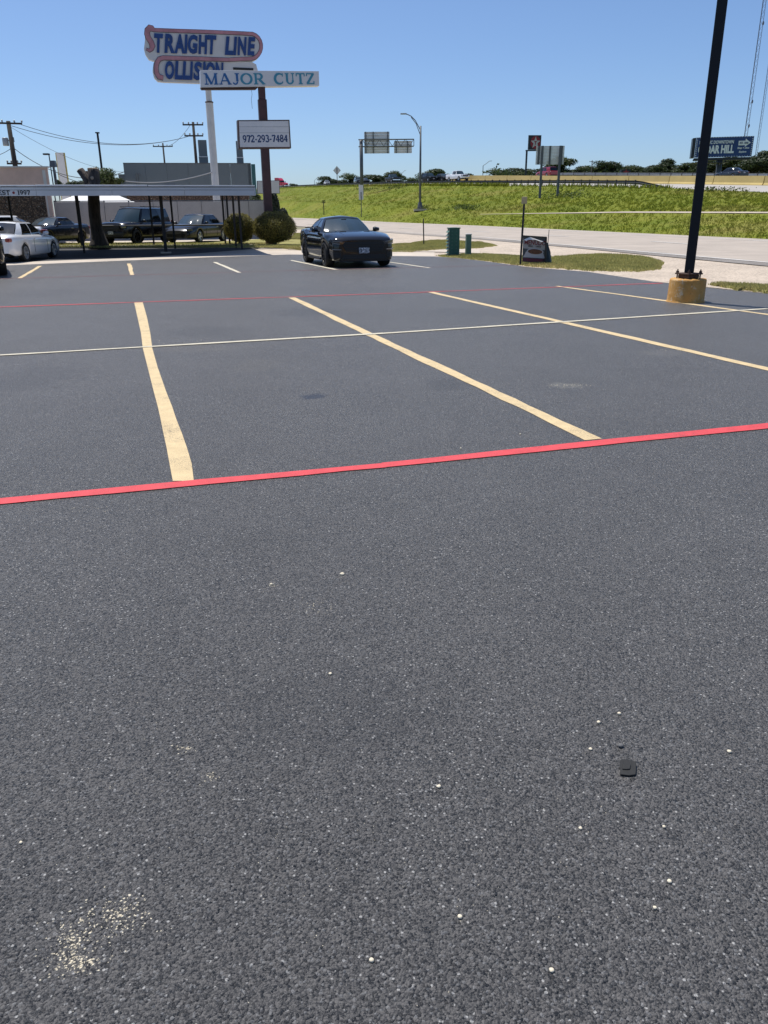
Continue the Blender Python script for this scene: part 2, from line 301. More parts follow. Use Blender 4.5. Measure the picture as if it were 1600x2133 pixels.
def leaf_quads(P, size, up=None):
    """leaf quads at points P (N,3), turned at random; up = preferred normals"""
    n = len(P); a = RNG.normal(size=(n, 3)); nn = a if up is None else up+a*.55; nn /= np.linalg.norm(nn, axis=1)[:, None]
    b = RNG.normal(size=(n, 3)); u = np.cross(nn, b); u /= np.linalg.norm(u, axis=1)[:, None]; v = np.cross(nn, u)
    sz = size*RNG.uniform(.6, 1.3, (n, 1)); u = u*sz; v = v*sz*.6
    V = np.stack([P-u, P-v, P+u, P+v], 1).reshape(-1, 3); return V, np.arange(4*n).reshape(-1, 4)
def blades(P, h, wd):
    n = len(P); a = RNG.uniform(0, 2*math.pi, n); hh = h*RNG.uniform(.5, 1.35, n); lean = RNG.normal(size=(n, 2))*.35
    dx = np.stack([np.cos(a), np.sin(a), np.zeros(n)], 1)*wd*RNG.uniform(.6, 1.4, (n, 1))
    top = P+np.stack([lean[:, 0]*hh, lean[:, 1]*hh, hh], 1)
    V = np.stack([P-dx, P+dx, top], 1).reshape(-1, 3); return V, np.arange(3*n).reshape(-1, 3)
def text(s, size, M, m, parent, name='lettering', shear=0., offset=0., sx=1., align='CENTER', depth=.012, spacing=1.):
    cu = bpy.data.curves.new('t', 'FONT'); cu.body = s; cu.size = size; cu.align_x = align; cu.align_y = 'CENTER'; cu.shear = shear; cu.offset = offset*size; cu.extrude = depth; cu.space_character = spacing; cu.resolution_u = 3
    o = bpy.data.objects.new('t', cu); col.objects.link(o); bpy.context.view_layer.update()
    me = bpy.data.meshes.new_from_object(o.evaluated_get(bpy.context.evaluated_depsgraph_get())); bpy.data.objects.remove(o)
    me.transform(M.to_4x4() @ Matrix.Diagonal((sx, 1, 1, 1))); me.name = name; me.materials.clear()
    return link(name, me, m, parent)
def frame(P, yaw, tilt=0.):
    """sign frame: x along the board, y up, z out of the front, towards the camera"""
    return Matrix.Translation(P) @ Matrix.Rotation(yaw, 4, 'Z') @ Matrix.Rotation(R(90)+tilt, 4, 'X')

# serif letters drawn as strokes (thick, thin, serifs), unit height
def arc(cx, cy, rx, ry, a0, a1, n=14): return [(cx+rx*math.cos(R(a0+(a1-a0)*i/n)), cy+ry*math.sin(R(a0+(a1-a0)*i/n))) for i in range(n+1)]
TK, TN, SF = .17, .075, .065
def ser(x, y, w_=.15): return ([(x-w_, y), (x+w_, y)], SF)
def bulge(pts, a, b): n = len(pts)-1; return [a+(b-a)*math.sin(math.pi*i/n) for i in range(n+1)]
def glyphs():
    G = {}
    o = lambda cx, rx: [(arc(cx, .5, rx-.06, .46, 90, 270), None, (TN, TK*1.05)), (arc(cx, .5, rx-.06, .46, -90, 90), None, (TN, TK*1.05))]
    G['M'] = (1.08, [([(.16, 0), (.16, 1)], TN), ([(.16, 1), (.54, .02)], TK), ([(.54, .02), (.9, 1)], TN), ([(.9, 0), (.9, 1)], TK), ser(.16, .03), ser(.9, .03, .17), ser(.1, .97, .1), ser(.94, .97, .12)])
    G['A'] = (.95, [([(.12, 0), (.46, 1)], TN), ([(.46, 1), (.82, 0)], TK), ([(.24, .33), (.68, .33)], TN), ser(.12, .03, .13), ser(.82, .03, .14)])
    G['J'] = (.62, [([(.42, 1), (.42, .28)], TK), (arc(.25, .26, .17, .24, 0, -160), TN*1.3), ser(.42, .97, .17)])
    G['O'] = (.95, o(.47, .45)); G['0'] = (.66, o(.33, .31))
    G['R'] = (.92, [([(.2, 0), (.2, 1)], TK), ([(.2, .96), (.45, .96)], TN), ([(.2, .48), (.45, .48)], TN), (arc(.45, .72, .23, .24, 90, -90), None, (TN, TK)), ([(.45, .48), (.8, .02)], TK), ser(.2, .03, .17), ser(.82, .03, .1), ser(.14, .97, .1)])
    G['C'] = (.9, [(arc(.48, .5, .40, .46, 50, 310, 20), None, (TN, TK*1.1)), ([(.76, .7), (.76, 1)], TN), ([(.76, .1), (.76, .28)], TN*.7)])
    G['U'] = (.92, [([(.2, 1), (.2, .35)], TK), (arc(.46, .35, .26, .31, 180, 360), None, (TK, TN*1.3)), ([(.72, .35), (.72, 1)], TN), ser(.2, .97, .17), ser(.72, .97, .14)])
    G['T'] = (.86, [([(.43, 0), (.43, 1)], TK), ([(.05, .96), (.81, .96)], TN*1.1), ([(.07, .98), (.07, .72)], TN), ([(.79, .98), (.79, .72)], TN), ser(.43, .03, .18)])
    G['Z'] = (.8, [([(.06, .96), (.74, .96)], TN*1.1), ([(.68, .95), (.12, .05)], TK), ([(.06, .04), (.74, .04)], TN*1.1), ([(.08, .98), (.08, .74)], TN), ([(.72, .02), (.72, .28)], TN)])
    G['E'] = (.8, [([(.2, 0), (.2, 1)], TK), ([(.06, .96), (.7, .96)], TN), ([(.2, .5), (.52, .5)], TN), ([(.06, .04), (.72, .04)], TN), ([(.69, .98), (.69, .74)], TN), ([(.71, .02), (.71, .28)], TN), ([(.52, .6), (.52, .4)], TN)])
    G['S'] = (.7, [(arc(.34, .72, .24, .24, 40, 250)+arc(.34, .27, .26, .24, 80, -150), None, (TN, TK)), ([(.57, .74), (.57, .98)], TN), ([(.09, .02), (.09, .26)], TN)])
    G['9'] = (.64, [(arc(.3, .68, .23, .28, 0, 360, 20), .12), (arc(.12, .62, .42, .58, 8, -80), .10)])
    G['7'] = (.6, [([(.05, .94), (.55, .94)], .12), ([(.55, .94), (.24, 0)], .15), ([(.07, .98), (.07, .76)], TN)])
    G['2'] = (.64, [(arc(.3, .72, .24, .25, 170, -20)+[(.08, .06)], .12), ([(.06, .06), (.58, .06)], .13), ([(.56, .02), (.56, .22)], TN)])
    G['3'] = (.62, [(arc(.28, .75, .22, .21, 150, -80), .12), (arc(.28, .28, .26, .25, 85, -155), .13)])
    G['8'] = (.64, [(arc(.31, .74, .2, .22, 0, 360, 18), .12), (arc(.31, .27, .25, .24, 0, 360, 18), .13)])
    G['4'] = (.66, [([(.44, 0), (.44, 1)], .15), ([(.44, .98), (.05, .3)], TN), ([(.03, .29), (.63, .29)], .10), ser(.44, .03, .14)])
    G['1'] = (.5, [([(.27, 0), (.27, 1)], .15), ([(.27, .98), (.1, .84)], TN), ser(.27, .03, .17)])
    G['-'] = (.4, [([(.06, .38), (.34, .38)], .13)]); G[' '] = (.55, [])
    return G
GL = glyphs()
def serif(s, x0, x1, y0, hgt, M, m, parent, depth=.012, name='lettering', bold=1., colors=None):
    tot = sum(GL[c][0]+.06 for c in s)-.06; k = (x1-x0)/tot/hgt; x = 0.; out = []
    for i, c in enumerate(s):
        mb = MB(); wd, strokes = GL[c]; q = 0
        for st in strokes:
            pts = st[0]; tw = st[1] if st[1] is not None else bulge(pts, *st[2])
            tw = [t*bold for t in tw] if isinstance(tw, list) else tw*bold
            P = [(px, py*1.) for px, py in pts]
            P = [(x0+(x+px)*hgt*k, y0+py*hgt) for px, py in P]; q += 1
            mb.stroke(P, [t*hgt for t in tw] if isinstance(tw, list) else tw*hgt, 0, depth+.0012*q, M)
        if mb.v: out.append(mb.build(name, colors[i] if colors else m, parent))
        x += wd+.06
    return out

# ================================================================== SETTING
def poly_sheet(name, pts, z, m, thick=.0, parent=None, sub=0):
    mb = MB(); mb.prism([(p[0], p[1]) for p in pts], z-thick-.001, z); o = fixn(mb.build(name, m, parent)); return o
# one sheet of ground to the horizon
mb = MB(); q = []
for rad in (0, 60, 200, 600, 1600, 4000):
    for k in range(24): a = 2*math.pi*k/24; q.append((rad*math.cos(a), rad*math.sin(a), -.07))
mb.add(q, [(i*24+k, i*24+(k+1) % 24, (i+1)*24+(k+1) % 24, (i+1)*24+k) for i in range(1, 5) for k in range(24)]+[tuple(24+k for k in range(24))])
struct(mb.build('ground', 'ground'))
U = Vector((.945, .327, 0)).normalized(); V_ = Vector((-.327, .945, 0)).normalized()     # axes of the car park

LOT = [(-30, -6), (20, -6), (14.5, 4), tuple(g(1600, 612)[:2]), tuple(g(1480, 600)[:2]), tuple(g(1380, 589)[:2]), tuple(g(1225, 566)[:2]), tuple(g(1100, 556)[:2]), tuple(g(1010, 544)[:2]), tuple(g(950, 537)[:2]), tuple(g(905, 534)[:2]),
       tuple(g(815, 533)[:2]), tuple(g(700, 531)[:2]), tuple(g(600, 530)[:2]), tuple(g(450, 535)[:2]), tuple(g(300, 541)[:2]), tuple(g(150, 547)[:2]), tuple(g(0, 553)[:2]), (-22, 21.5), (-30, 18)]
lot = struct(poly_sheet('parking_lot', LOT, 0, 'asphalt', .06))
# pale gravel and concrete between the lot and the frontage road
GR = [tuple(g(600, 533)[:2]), (-4, 34), tuple(g(620, 500)[:2]), (-9, 60), (-14, 95), (2, 90), (8, 60), (14, 30), (19, 12), (24, -4), (15, -4), (3, 25)]
struct(poly_sheet('gravel_shoulder', GR, -.012, 'gravel', .02))
# painted lines (parts of the lot)
def strip(name, P, Q, wd, m, z=.004, wob=.006, parent=lot, n=None):
    P = Vector(P[:2]); Q = Vector(Q[:2]); L = (Q-P).length; n = n or max(8, int(L/.25)); d = (Q-P)/L; nn = Vector((-d.y, d.x)); pl = []; pr_ = []; a = b = 0.
    for i in range(n+1):
        a = a*.7+random.gauss(0, wob); b = b*.7+random.gauss(0, wob); c = P+d*(L*i/n); pl.append(c+nn*(wd/2+a)); pr_.append(c-nn*(wd/2+b))
    mb = MB(); mb.add([(p.x, p.y, z) for p in pl]+[(p.x, p.y, z) for p in pr_], [(n+1+i, n+2+i, i+1, i) for i in range(n)]); return mb.build(name, m, parent)
k = .3125
LE = [(255, 97), (278, 200), (300, 300), (312, 400), (345, 530), (385, 690), (412, 790), (430, 870), (448, 960), (470, 1060), (490, 1170), (512, 1285)]
RI = [(312, 95), (340, 195), (362, 300), (375, 400), (412, 530), (468, 690), (508, 790), (534, 870), (570, 960), (605, 1060), (638, 1170), (652, 1285)]
mb = MB(); n = len(LE); mb.add([g(200+x*k, 600+y*k, .003) for x, y in LE]+[g(200+x*k, 600+y*k, .003) for x, y in RI], [(i, i+1, n+i+1, n+i) for i in range(n-1)])
mb.build('stall_line', 'stall', lot)
strip('stall_line', g(608, 620), g(1236, 916), .125, 'stall', .003)
strip('stall_line', g(895, 608), g(1700, 792), .12, 'stall', .003); strip('stall_line', g(1160, 596), g(1760, 677), .11, 'stall', .003)
strip('stall_line', g(-150, 690), g(-60, 1075), .12, 'stall', .003)
strip('cross_line', g(-60, 744), g(800, 695), .085, 'thin', .007, .004); strip('cross_line', g(800, 695), g(1700, 637), .085, 'thin', .007, .004)
strip('red_line', g(-80, 1053), g(800, 970), .10, 'red', .005, .004); strip('red_line', g(800, 970), g(1700, 877), .10, 'red', .005, .004)
strip('red_line', g(-60, 642), g(800, 612), .07, 'red', .005, .006); strip('red_line', g(800, 612), g(1380, 590), .07, 'red', .005, .006)
strip('faded_red_line', g(-40, 582), g(600, 564), .07, 'fadered', .004, .01); strip('faded_red_line', g(600, 564), g(1080, 552), .07, 'fadered', .004, .01)
for a, b in (((40, 580), (84, 554)), ((275, 573), (269, 549)), ((499, 568), (447, 546)), ((702, 562), (606, 542)), ((895, 558), (812, 546))): strip('stall_line', g(*a), g(*b), .11, 'stall' if a[0] < 300 else 'thin', .003)

# pavement behind the lot: gutter, carport floor, kerb, grass strip, neighbour's concrete
def px_sheet(name, pts, z, m, thick=.03, parent=None): return poly_sheet(name, [tuple(g(x, y, z)[:2]) for x, y in pts], z, m, thick, parent)
struct(px_sheet('concrete_gutter', [(-150, 566), (0, 557), (150, 550), (300, 544), (450, 537.5), (600, 532.5), (820, 535.5), (905, 537), (905, 525), (830, 523), (640, 519), (560, 514), (535, 518), (300, 536.5), (150, 541.5), (0, 547.5), (-150, 555)], -.004, 'concrete'))
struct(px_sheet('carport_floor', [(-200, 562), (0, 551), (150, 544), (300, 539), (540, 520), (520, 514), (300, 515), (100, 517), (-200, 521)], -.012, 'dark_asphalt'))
mb = MB()
kp = [g(x, y, .0) for x, y in ((-200, 520), (0, 518), (200, 517), (400, 516), (560, 515))]
for a, b in zip(kp, kp[1:]): d = (b-a); L = d.length; mb.box((a+b)/2+Vector((0, 0, .03)), (L-.012, .16, .22), math.atan2(d.y, d.x))
struct(bevel(mb.build('kerb', 'concrete'), .02))
struct(poly_sheet('grass_strip', [(p.x, p.y+.085) for p in kp]+[tuple(g(x, y, .11)[:2]) for x, y in ((640, 517), (660, 500), (560, 497), (450, 503), (200, 505), (0, 506), (-200, 508))], .11, 'lawn', .2))
struct(poly_sheet('concrete_yard', [tuple(g(x, y, .1)[:2]) for x, y in ((-300, 509.5), (0, 507), (300, 505.5), (470, 504), (575, 500))]+[(-9, 60), (-14, 95), (-60, 95), (-60, 45)], .10, 'concrete', .2))
struct(px_sheet('sidewalk', [(600, 519), (760, 522), (905, 524), (1000, 527), (1000, 520), (880, 516), (700, 510), (640, 509)], .02, 'concrete'))

# grass islands by the road, each a low mound with blades
def island(pts, name='grass_verge', hmax=.045, dens=1000, hb=.055, grp=None):
    dense = []
    for (xa, ya), (xb, yb) in zip(pts, pts[1:]+pts[:1]):
        m = max(1, int(math.hypot(xb-xa, (yb-ya)*2)/7)); dense += [(xa+(xb-xa)*i/m+random.gauss(0, 1.2), ya+(yb-ya)*i/m+random.gauss(0, .45)) for i in range(m)]
    P = [g(x, y) for x, y in dense]; c = sum(P, Vector())/len(P); n = len(P); mb = MB(); rings = [(1, -.04), (.93, .03), (.75, hmax*.8), (.4, hmax), (0.02, hmax)]
    for t, z in rings: mb.v += [(c.x+(p.x-c.x)*t, c.y+(p.y-c.y)*t, z) for p in P]
    mb.f += [(i*n+k, i*n+(k+1) % n, (i+1)*n+(k+1) % n, (i+1)*n+k) for i in range(len(rings)-1) for k in range(n)]+[tuple(4*n+k for k in range(n))]
    o = struct(fixn(mb.build(name, 'lawn', smooth=True)))
    A = .5*abs(sum(P[i].x*P[(i+1) % n].y-P[(i+1) % n].x*P[i].y for i in range(n))); N = int(min(A*dens, 40000))
    k = RNG.integers(0, n, N); a = np.array([(p.x, p.y) for p in P]); cc = np.array([c.x, c.y])
    # area-weighted triangles of the fan
    ar = np.array([abs((a[i][0]-c.x)*(a[(i+1) % n][1]-c.y)-(a[(i+1) % n][0]-c.x)*(a[i][1]-c.y)) for i in range(n)]); k = RNG.choice(n, N, p=ar/ar.sum())
    r1 = np.sqrt(RNG.uniform(0, 1, N)); r2 = RNG.uniform(0, 1, N); r1 = np.minimum(r1*1.03, 1.03)
    xy = cc+((a[k]-cc)*(1-r2)[:, None]+(a[(k+1) % n]-cc)*r2[:, None])*r1[:, None]
    z = np.interp(r1, [0, .4, .75, .93, 1.03], [hmax, hmax, hmax*.8, .03, -.01])-.01
    Vv, Ff = blades(np.column_stack([xy, z]), hb, .012); b = stuff(np_mesh('grass_blades', Vv, Ff, 'blade2'))
    return o, b
isl = []
isl.append(island([(816, 509), (850, 508), (880, 502.5), (912, 500.5), (960, 502), (1000, 505), (1036, 511), (1010, 515), (975, 517.5), (930, 520), (890, 523), (860, 525), (815, 524)]))
isl.append(island([(913, 533), (945, 531), (1000, 531), (1060, 534), (1130, 538), (1195, 534), (1256, 530), (1310, 532), (1350, 537), (1376, 546), (1366, 560), (1320, 565), (1225, 563), (1100, 554), (1040, 547), (975, 538.5)], dens=1300))
isl.append(island([(1475, 592), (1540, 594), (1620, 599), (1700, 606), (1700, 617), (1600, 609), (1530, 602)], dens=2200, hmax=.04))
isl.append(island([(615, 486), (640, 486), (660, 500), (660, 514), (612, 513), (600, 500)], dens=500))
for o_, b_ in isl: pass
tag_blades = ['short grass blades on the verge right of the black coupe', 'grass blades on the verge around the poster', 'thin line of grass behind the yellow light pole footing', 'grass blades beside the round shrub']
for (o_, b_), t_ in zip(isl, tag_blades): b_['label'] = t_; b_['category'] = 'grass'
# blades on the strip behind the kerb
N = 16000; px = RNG.uniform(-20, 640, N); tt = RNG.uniform(0, 1, N); P = np.array([tuple(g(px[i], 516-(9.5 if px[i] < 560 else 5)*tt[i], .11)) for i in range(N)])
b_ = stuff(np_mesh('grass_blades', *blades(P, .07, .014), 'blade2')); b_['label'] = 'grass blades on the strip behind the carport'; b_['category'] = 'grass'

# frontage road, embankment and highway as surfaces through surveyed lines (x, row, distance)
LR = [(300, 466, 120), (600, 470, 92), (700, 476, 72), (787, 483, 60), (1000, 498, 46.5), (1200, 516, 35.5), (1600, 554, 22.7), (1900, 583, 18), (2500, 640, 13.4)]
LT = [(300, 450, 200), (520, 451.5, 180), (600, 453, 160), (700, 457, 128), (800, 462, 105), (875, 465, 95), (1000, 470, 84), (1300, 484, 60), (1600, 498, 46), (1900, 513, 37), (2500, 544, 28)]
LM = [(300, 420, 250), (520, 420, 220), (600, 420, 190), (700, 424, 150), (800, 430, 120), (875, 437, 106), (1000, 447, 93), (1300, 443, 74), (1600, 444, 61), (1900, 446, 54), (2500, 450, 46)]
LN = [(300, 399, 420), (540, 394, 390), (620, 390, 355), (680, 388, 300), (740, 388, 215), (800, 387, 182), (880, 386, 156), (953, 386, 143), (1070, 387, 130), (1200, 388, 115), (1400, 392, 97), (1600, 401, 84), (1900, 412, 75), (2500, 430, 62)]
LB = [(300, 397, 450), (540, 392, 420), (620, 388, 385), (680, 385, 325), (740, 382.5, 240), (800, 380.5, 208), (880, 378.3, 182), (953, 377, 168), (1070, 378.5, 152), (1200, 381, 134), (1400, 383, 116), (1600, 386, 100), (1900, 392, 88), (2500, 402, 74)]
LR = [(x, y, g(x, y, .0).y if x >= 600 else Y) for x, y, Y in LR]
def line_at(A, x): y, iy = interp([(a, b, 1/c) for a, b, c in A], x); return y, 1/iy
def surf(A, B, x, t):
    (ya, Ya), (yb, Yb) = line_at(A, x), line_at(B, x); return at(x, ya+(yb-ya)*t, 1/(1/Ya+(1/Yb-1/Ya)*t))
def surf_px(A, B, x, y):
    (ya, _), (yb, _) = interp(A, x), interp(B, x); return surf(A, B, x, (y-ya)/(yb-ya))
def loft(name, A, B, m, x0=300, x1=2500, nx=440, nt=8, rough=0., lift=0., sm=True):
    mb = MB(); W = []
    for i in range(nx+1):
        x = x0+(x1-x0)*i/nx
        for j in range(nt+1):
            p = surf(A, B, x, j/nt); 
            if 0 < j < nt and rough: p.z += random.gauss(0, rough)
            p.z += lift; W.append(p)
    mb.add(W, [(i*(nt+1)+j, (i+1)*(nt+1)+j, (i+1)*(nt+1)+j+1, i*(nt+1)+j+1) for i in range(nx) for j in range(nt)]); return struct(mb.build(name, m, smooth=sm))
road = loft('frontage_road', LR, LT, 'road', nt=6)
loft('embankment_foot', LT, LM, 'grass', nt=8, rough=.04); loft('embankment', LM, LN, 'grass', nt=16, rough=.07)
up_ = lambda x: min(1, max(0, (x-960)/140))
LC = [(x, y-.3-9.5*up_(x), Y*1.03) for x, y, Y in LB]; LE_ = [(x, y-.6-11.5*up_(x), Y*1.17) for x, y, Y in LB]
loft('highway', LN, LB, 'highway', nt=4); loft('highway_far_lanes', LC, LE_, 'highway', nt=2)
LX = [(x, y+22, Y*1.9) for x, y, Y in LE_]; loft('hillside', LE_, LX, 'grass', nt=3)
def surf_strip(name, A, B, pts, wd, m, lift=.014, parent=None, w0=None):
    """painted strip along pixel survey points lying on a surface"""
    P = [surf_px(A, B, x, y) for x, y in pts]; mb = MB(); n = len(P); L = []; Q = []
    for i in range(n):
        d = (P[min(i+1, n-1)]-P[max(i-1, 0)]); nn = Vector((-d.y, d.x, 0)).normalized()*wd/2; L.append(P[i]+nn+Vector((0, 0, lift))); Q.append(P[i]-nn+Vector((0, 0, lift)))
    mb.add(L+Q, [(i, i+1, n+i+1, n+i) for i in range(n-1)]); return mb.build(name, m, parent)
def along(pts, n): return [(pts[0][0]+(pts[-1][0]-pts[0][0])*i/n, interp([(a, b) for a, b in pts], pts[0][0]+(pts[-1][0]-pts[0][0])*i/n)[0]) for i in range(n+1)]
surf_strip('edge_line', LR, LT, along([(640, 466.5), (700, 471), (787, 478.8), (860, 486), (1000, 493.5), (1135, 506.5), (1365, 527), (1600, 547), (1800, 566)], 120), .17, 'white_line', parent=road)
surf_strip('edge_line', LR, LT, along([(600, 456), (800, 464.2), (1000, 472.6), (1300, 487), (1600, 502.5)], 100), .2, 'white_line', parent=road)
for a, b in (((832, 474.8), (861, 476.8)), ((985, 481.5), (1020, 483.8)), ((1355, 503), (1433, 508.3)), ((1130, 490), (1185, 493)), ((740, 468.5), (755, 469.5))): surf_strip('lane_dash', LR, LT, along([a, b], 8), .2, 'white_line', parent=road)
# dark shoulder along the near edge of the road, concrete ditch on the bank
LS = [(x, y-2.2 if x < 900 else y-5-(x-900)*.006, None) for x, y, _ in LR]
mb = MB(); n = 210
for i in range(n+1):
    x = 640+(1900-640)*i/n; yr = interp(LR, x)[0]; wv = (1.2 if x < 900 else 1.2+(x-900)*.008)*(1+.35*math.sin(x*.031)*math.sin(x*.0117+1))
    for yy in (yr+.6, yr-wv): p = surf_px(LR, LT, x, yy); p.z += .007; mb.v.append(tuple(p))
mb.f += [(2*i, 2*i+2, 2*i+3, 2*i+1) for i in range(n)]; mb.build('road_shoulder', 'shoulder', road)
mb = MB(); n = 200
for i in range(n+1):
    x = 1000+(2300-1000)*i/n; wv = .3+2.2*min(1, (x-1000)/350); ym = interp(LM, x)[0]
    for A_, B_, yy in ((LT, LM, ym+wv*.5), (LM, LN, ym-wv*.6)): p = surf_px(A_, B_, x, yy); p.z += .05; mb.v.append(tuple(p))
mb.f += [(2*i, 2*i+2, 2*i+3, 2*i+1) for i in range(n)]; struct(mb.build('ditch_path', 'path'))
# rough grass standing on the bank
def bank_blades(A, B, N, h, wd, x0, x1):
    P = []
    xs = RNG.uniform(x0, x1, N); ts = RNG.uniform(0, 1, N)
    for x, t in zip(xs, ts):
        if x > 1000 and (t > .93 if A is LT else t < .06): continue
        P.append(tuple(surf(A, B, x, t)))
    P = np.array(P); Vv, Ff = blades(P-np.array([0, 0, .03]), h, wd); return stuff(np_mesh('bank_grass', Vv, Ff, 'blade'))
b_ = bank_blades(LT, LM, 30000, .12, .045, 560, 1900); b_['label'] = 'long rough grass on the foot of the highway bank'; b_['category'] = 'grass'
b_ = bank_blades(LM, LN, 60000, .15, .06, 560, 1900); b_['label'] = 'long rough grass on the upper highway bank'; b_['category'] = 'grass'
P = []
for _ in range(9000):
    x = random.uniform(560, 1060) if random.random() < .93 else random.uniform(1060, 1400); P.append(tuple(surf(LM, LN, x, random.uniform(.975, 1.0))))
b_ = stuff(np_mesh('crest_grass', *blades(np.array(P)-np.array([0, 0, .03]), .46, .09), 'blade')); b_['label'] = 'tall grass along the crest in front of the guardrail'; b_['category'] = 'grass'
# weeds: darker clumps
P = []
for cx, cy, sx, sy, n in ((965, 436, 30, 4, 500), (1180, 408, 60, 6, 500), (760, 396, 30, 5, 500), (820, 393, 25, 4, 350), (1230, 394, 120, 2, 160), (1480, 399, 90, 1.5, 500), (880, 436, 14, 2.5, 200)):
    for _ in range(n):
        x, y = random.gauss(cx, sx*.5), random.gauss(cy, sy*.5); 
        if y > interp(LN, x)[0]: p = surf_px(LM, LN, x, y); P.append((p.x, p.y, p.z+random.uniform(0, .45)))
b_ = stuff(np_mesh('weeds', *leaf_quads(np.array(P), .10), 'weed')); b_['label'] = 'darker weed clumps growing on the highway bank'; b_['category'] = 'weeds'

# ================================================================== CARS
def curve(pts, x): return interp(pts, x)[0]
def smoothstep(t): t = max(0, min(1, t)); return t*t*(3-2*t)
def cr_curve(pts):
    """Catmull-Rom through (x, z) knots -> function"""
    X = [p[0] for p in pts]; Z = [p[1] for p in pts]; n = len(X); m = []
    for i in range(n):
        if i == 0: m.append((Z[1]-Z[0])/(X[1]-X[0]))
        elif i == n-1: m.append((Z[-1]-Z[-2])/(X[-1]-X[-2]))
        else:
            a = (Z[i]-Z[i-1])/(X[i]-X[i-1]); b = (Z[i+1]-Z[i])/(X[i+1]-X[i]); m.append(0 if a*b <= 0 else 2*a*b/(a+b))
    def f(x):
        if x <= X[0]: return Z[0]
        for i in range(n-1):
            if x <= X[i+1]:
                h = X[i+1]-X[i]; t = (x-X[i])/h; return Z[i]*(1+2*t)*(1-t)**2+h*m[i]*t*(1-t)**2+Z[i+1]*t*t*(3-2*t)+h*m[i+1]*t*t*(t-1)
        return Z[-1]
    return f
WHEELS = {}
def wheel_mesh(r, tw, style, spokes):
    key = (r, tw, style, spokes)
    if key in WHEELS: return WHEELS[key]
    Mx = Matrix.Rotation(R(90), 4, 'X'); rr = r*.70
    mb = MB(); mb.lathe([(rr, -tw/2*.92), (r*.93, -tw/2), (r*.985, -tw/2*.8), (r, -tw*.25), (r, tw*.25), (r*.985, tw/2*.8), (r*.93, tw/2), (rr, tw/2*.92), (rr*.97, 0), (rr, -tw/2*.92)], 28, Mx); t = mb.v, mb.f
    mb2 = MB(); mb2.lathe([(rr*1.0, tw/2*.95), (rr*.93, tw/2*.97), (rr*.90, tw/2*.5), (rr*.9, -tw/2*.8)], 28, Mx)
    mb2.lathe([(.0, tw/2*.75), (rr*.2, tw/2*.75), (rr*.24, tw/2*.5)], 16, Mx)
    for k in range(spokes):
        a = 2*math.pi*k/spokes; m = Matrix.Rotation(a, 4, 'Y')
        q = [m @ Vector(p) for p in ((rr*.12, -tw/2*.72, rr*.13), (rr*.12, -tw/2*.72, -rr*.13), (rr*.95, -tw/2*.88, -rr*.10), (rr*.95, -tw/2*.88, rr*.10), (rr*.12, -tw/2*.3, rr*.15), (rr*.12, -tw/2*.3, -rr*.15), (rr*.95, -tw/2*.5, -rr*.13), (rr*.95, -tw/2*.5, rr*.13))]
        mb2.add(q, [(0, 1, 2, 3), (7, 6, 5, 4), (0, 4, 5, 1), (1, 5, 6, 2), (2, 6, 7, 3), (3, 7, 4, 0)])
    out = []
    for nm, b in (('wheel', mb), ('rim', mb2)):
        me = bpy.data.meshes.new(nm); me.from_pydata(b.v, [], b.f); me.update(); me.polygons.foreach_set('use_smooth', [nm == 'wheel']*len(me.polygons)); out.append(me)
    out[0].materials.append(MT['rubber']); out[1].materials.append(MT[style])
    disc = MB(); disc.lathe([(0.001, tw/2*.1), (rr*.92, tw/2*.1)], 20, Mx); me = bpy.data.meshes.new('brake_disc'); me.from_pydata(disc.v, [], disc.f); me.materials.append(MT['under']); out.append(me)
    WHEELS[key] = out; return out

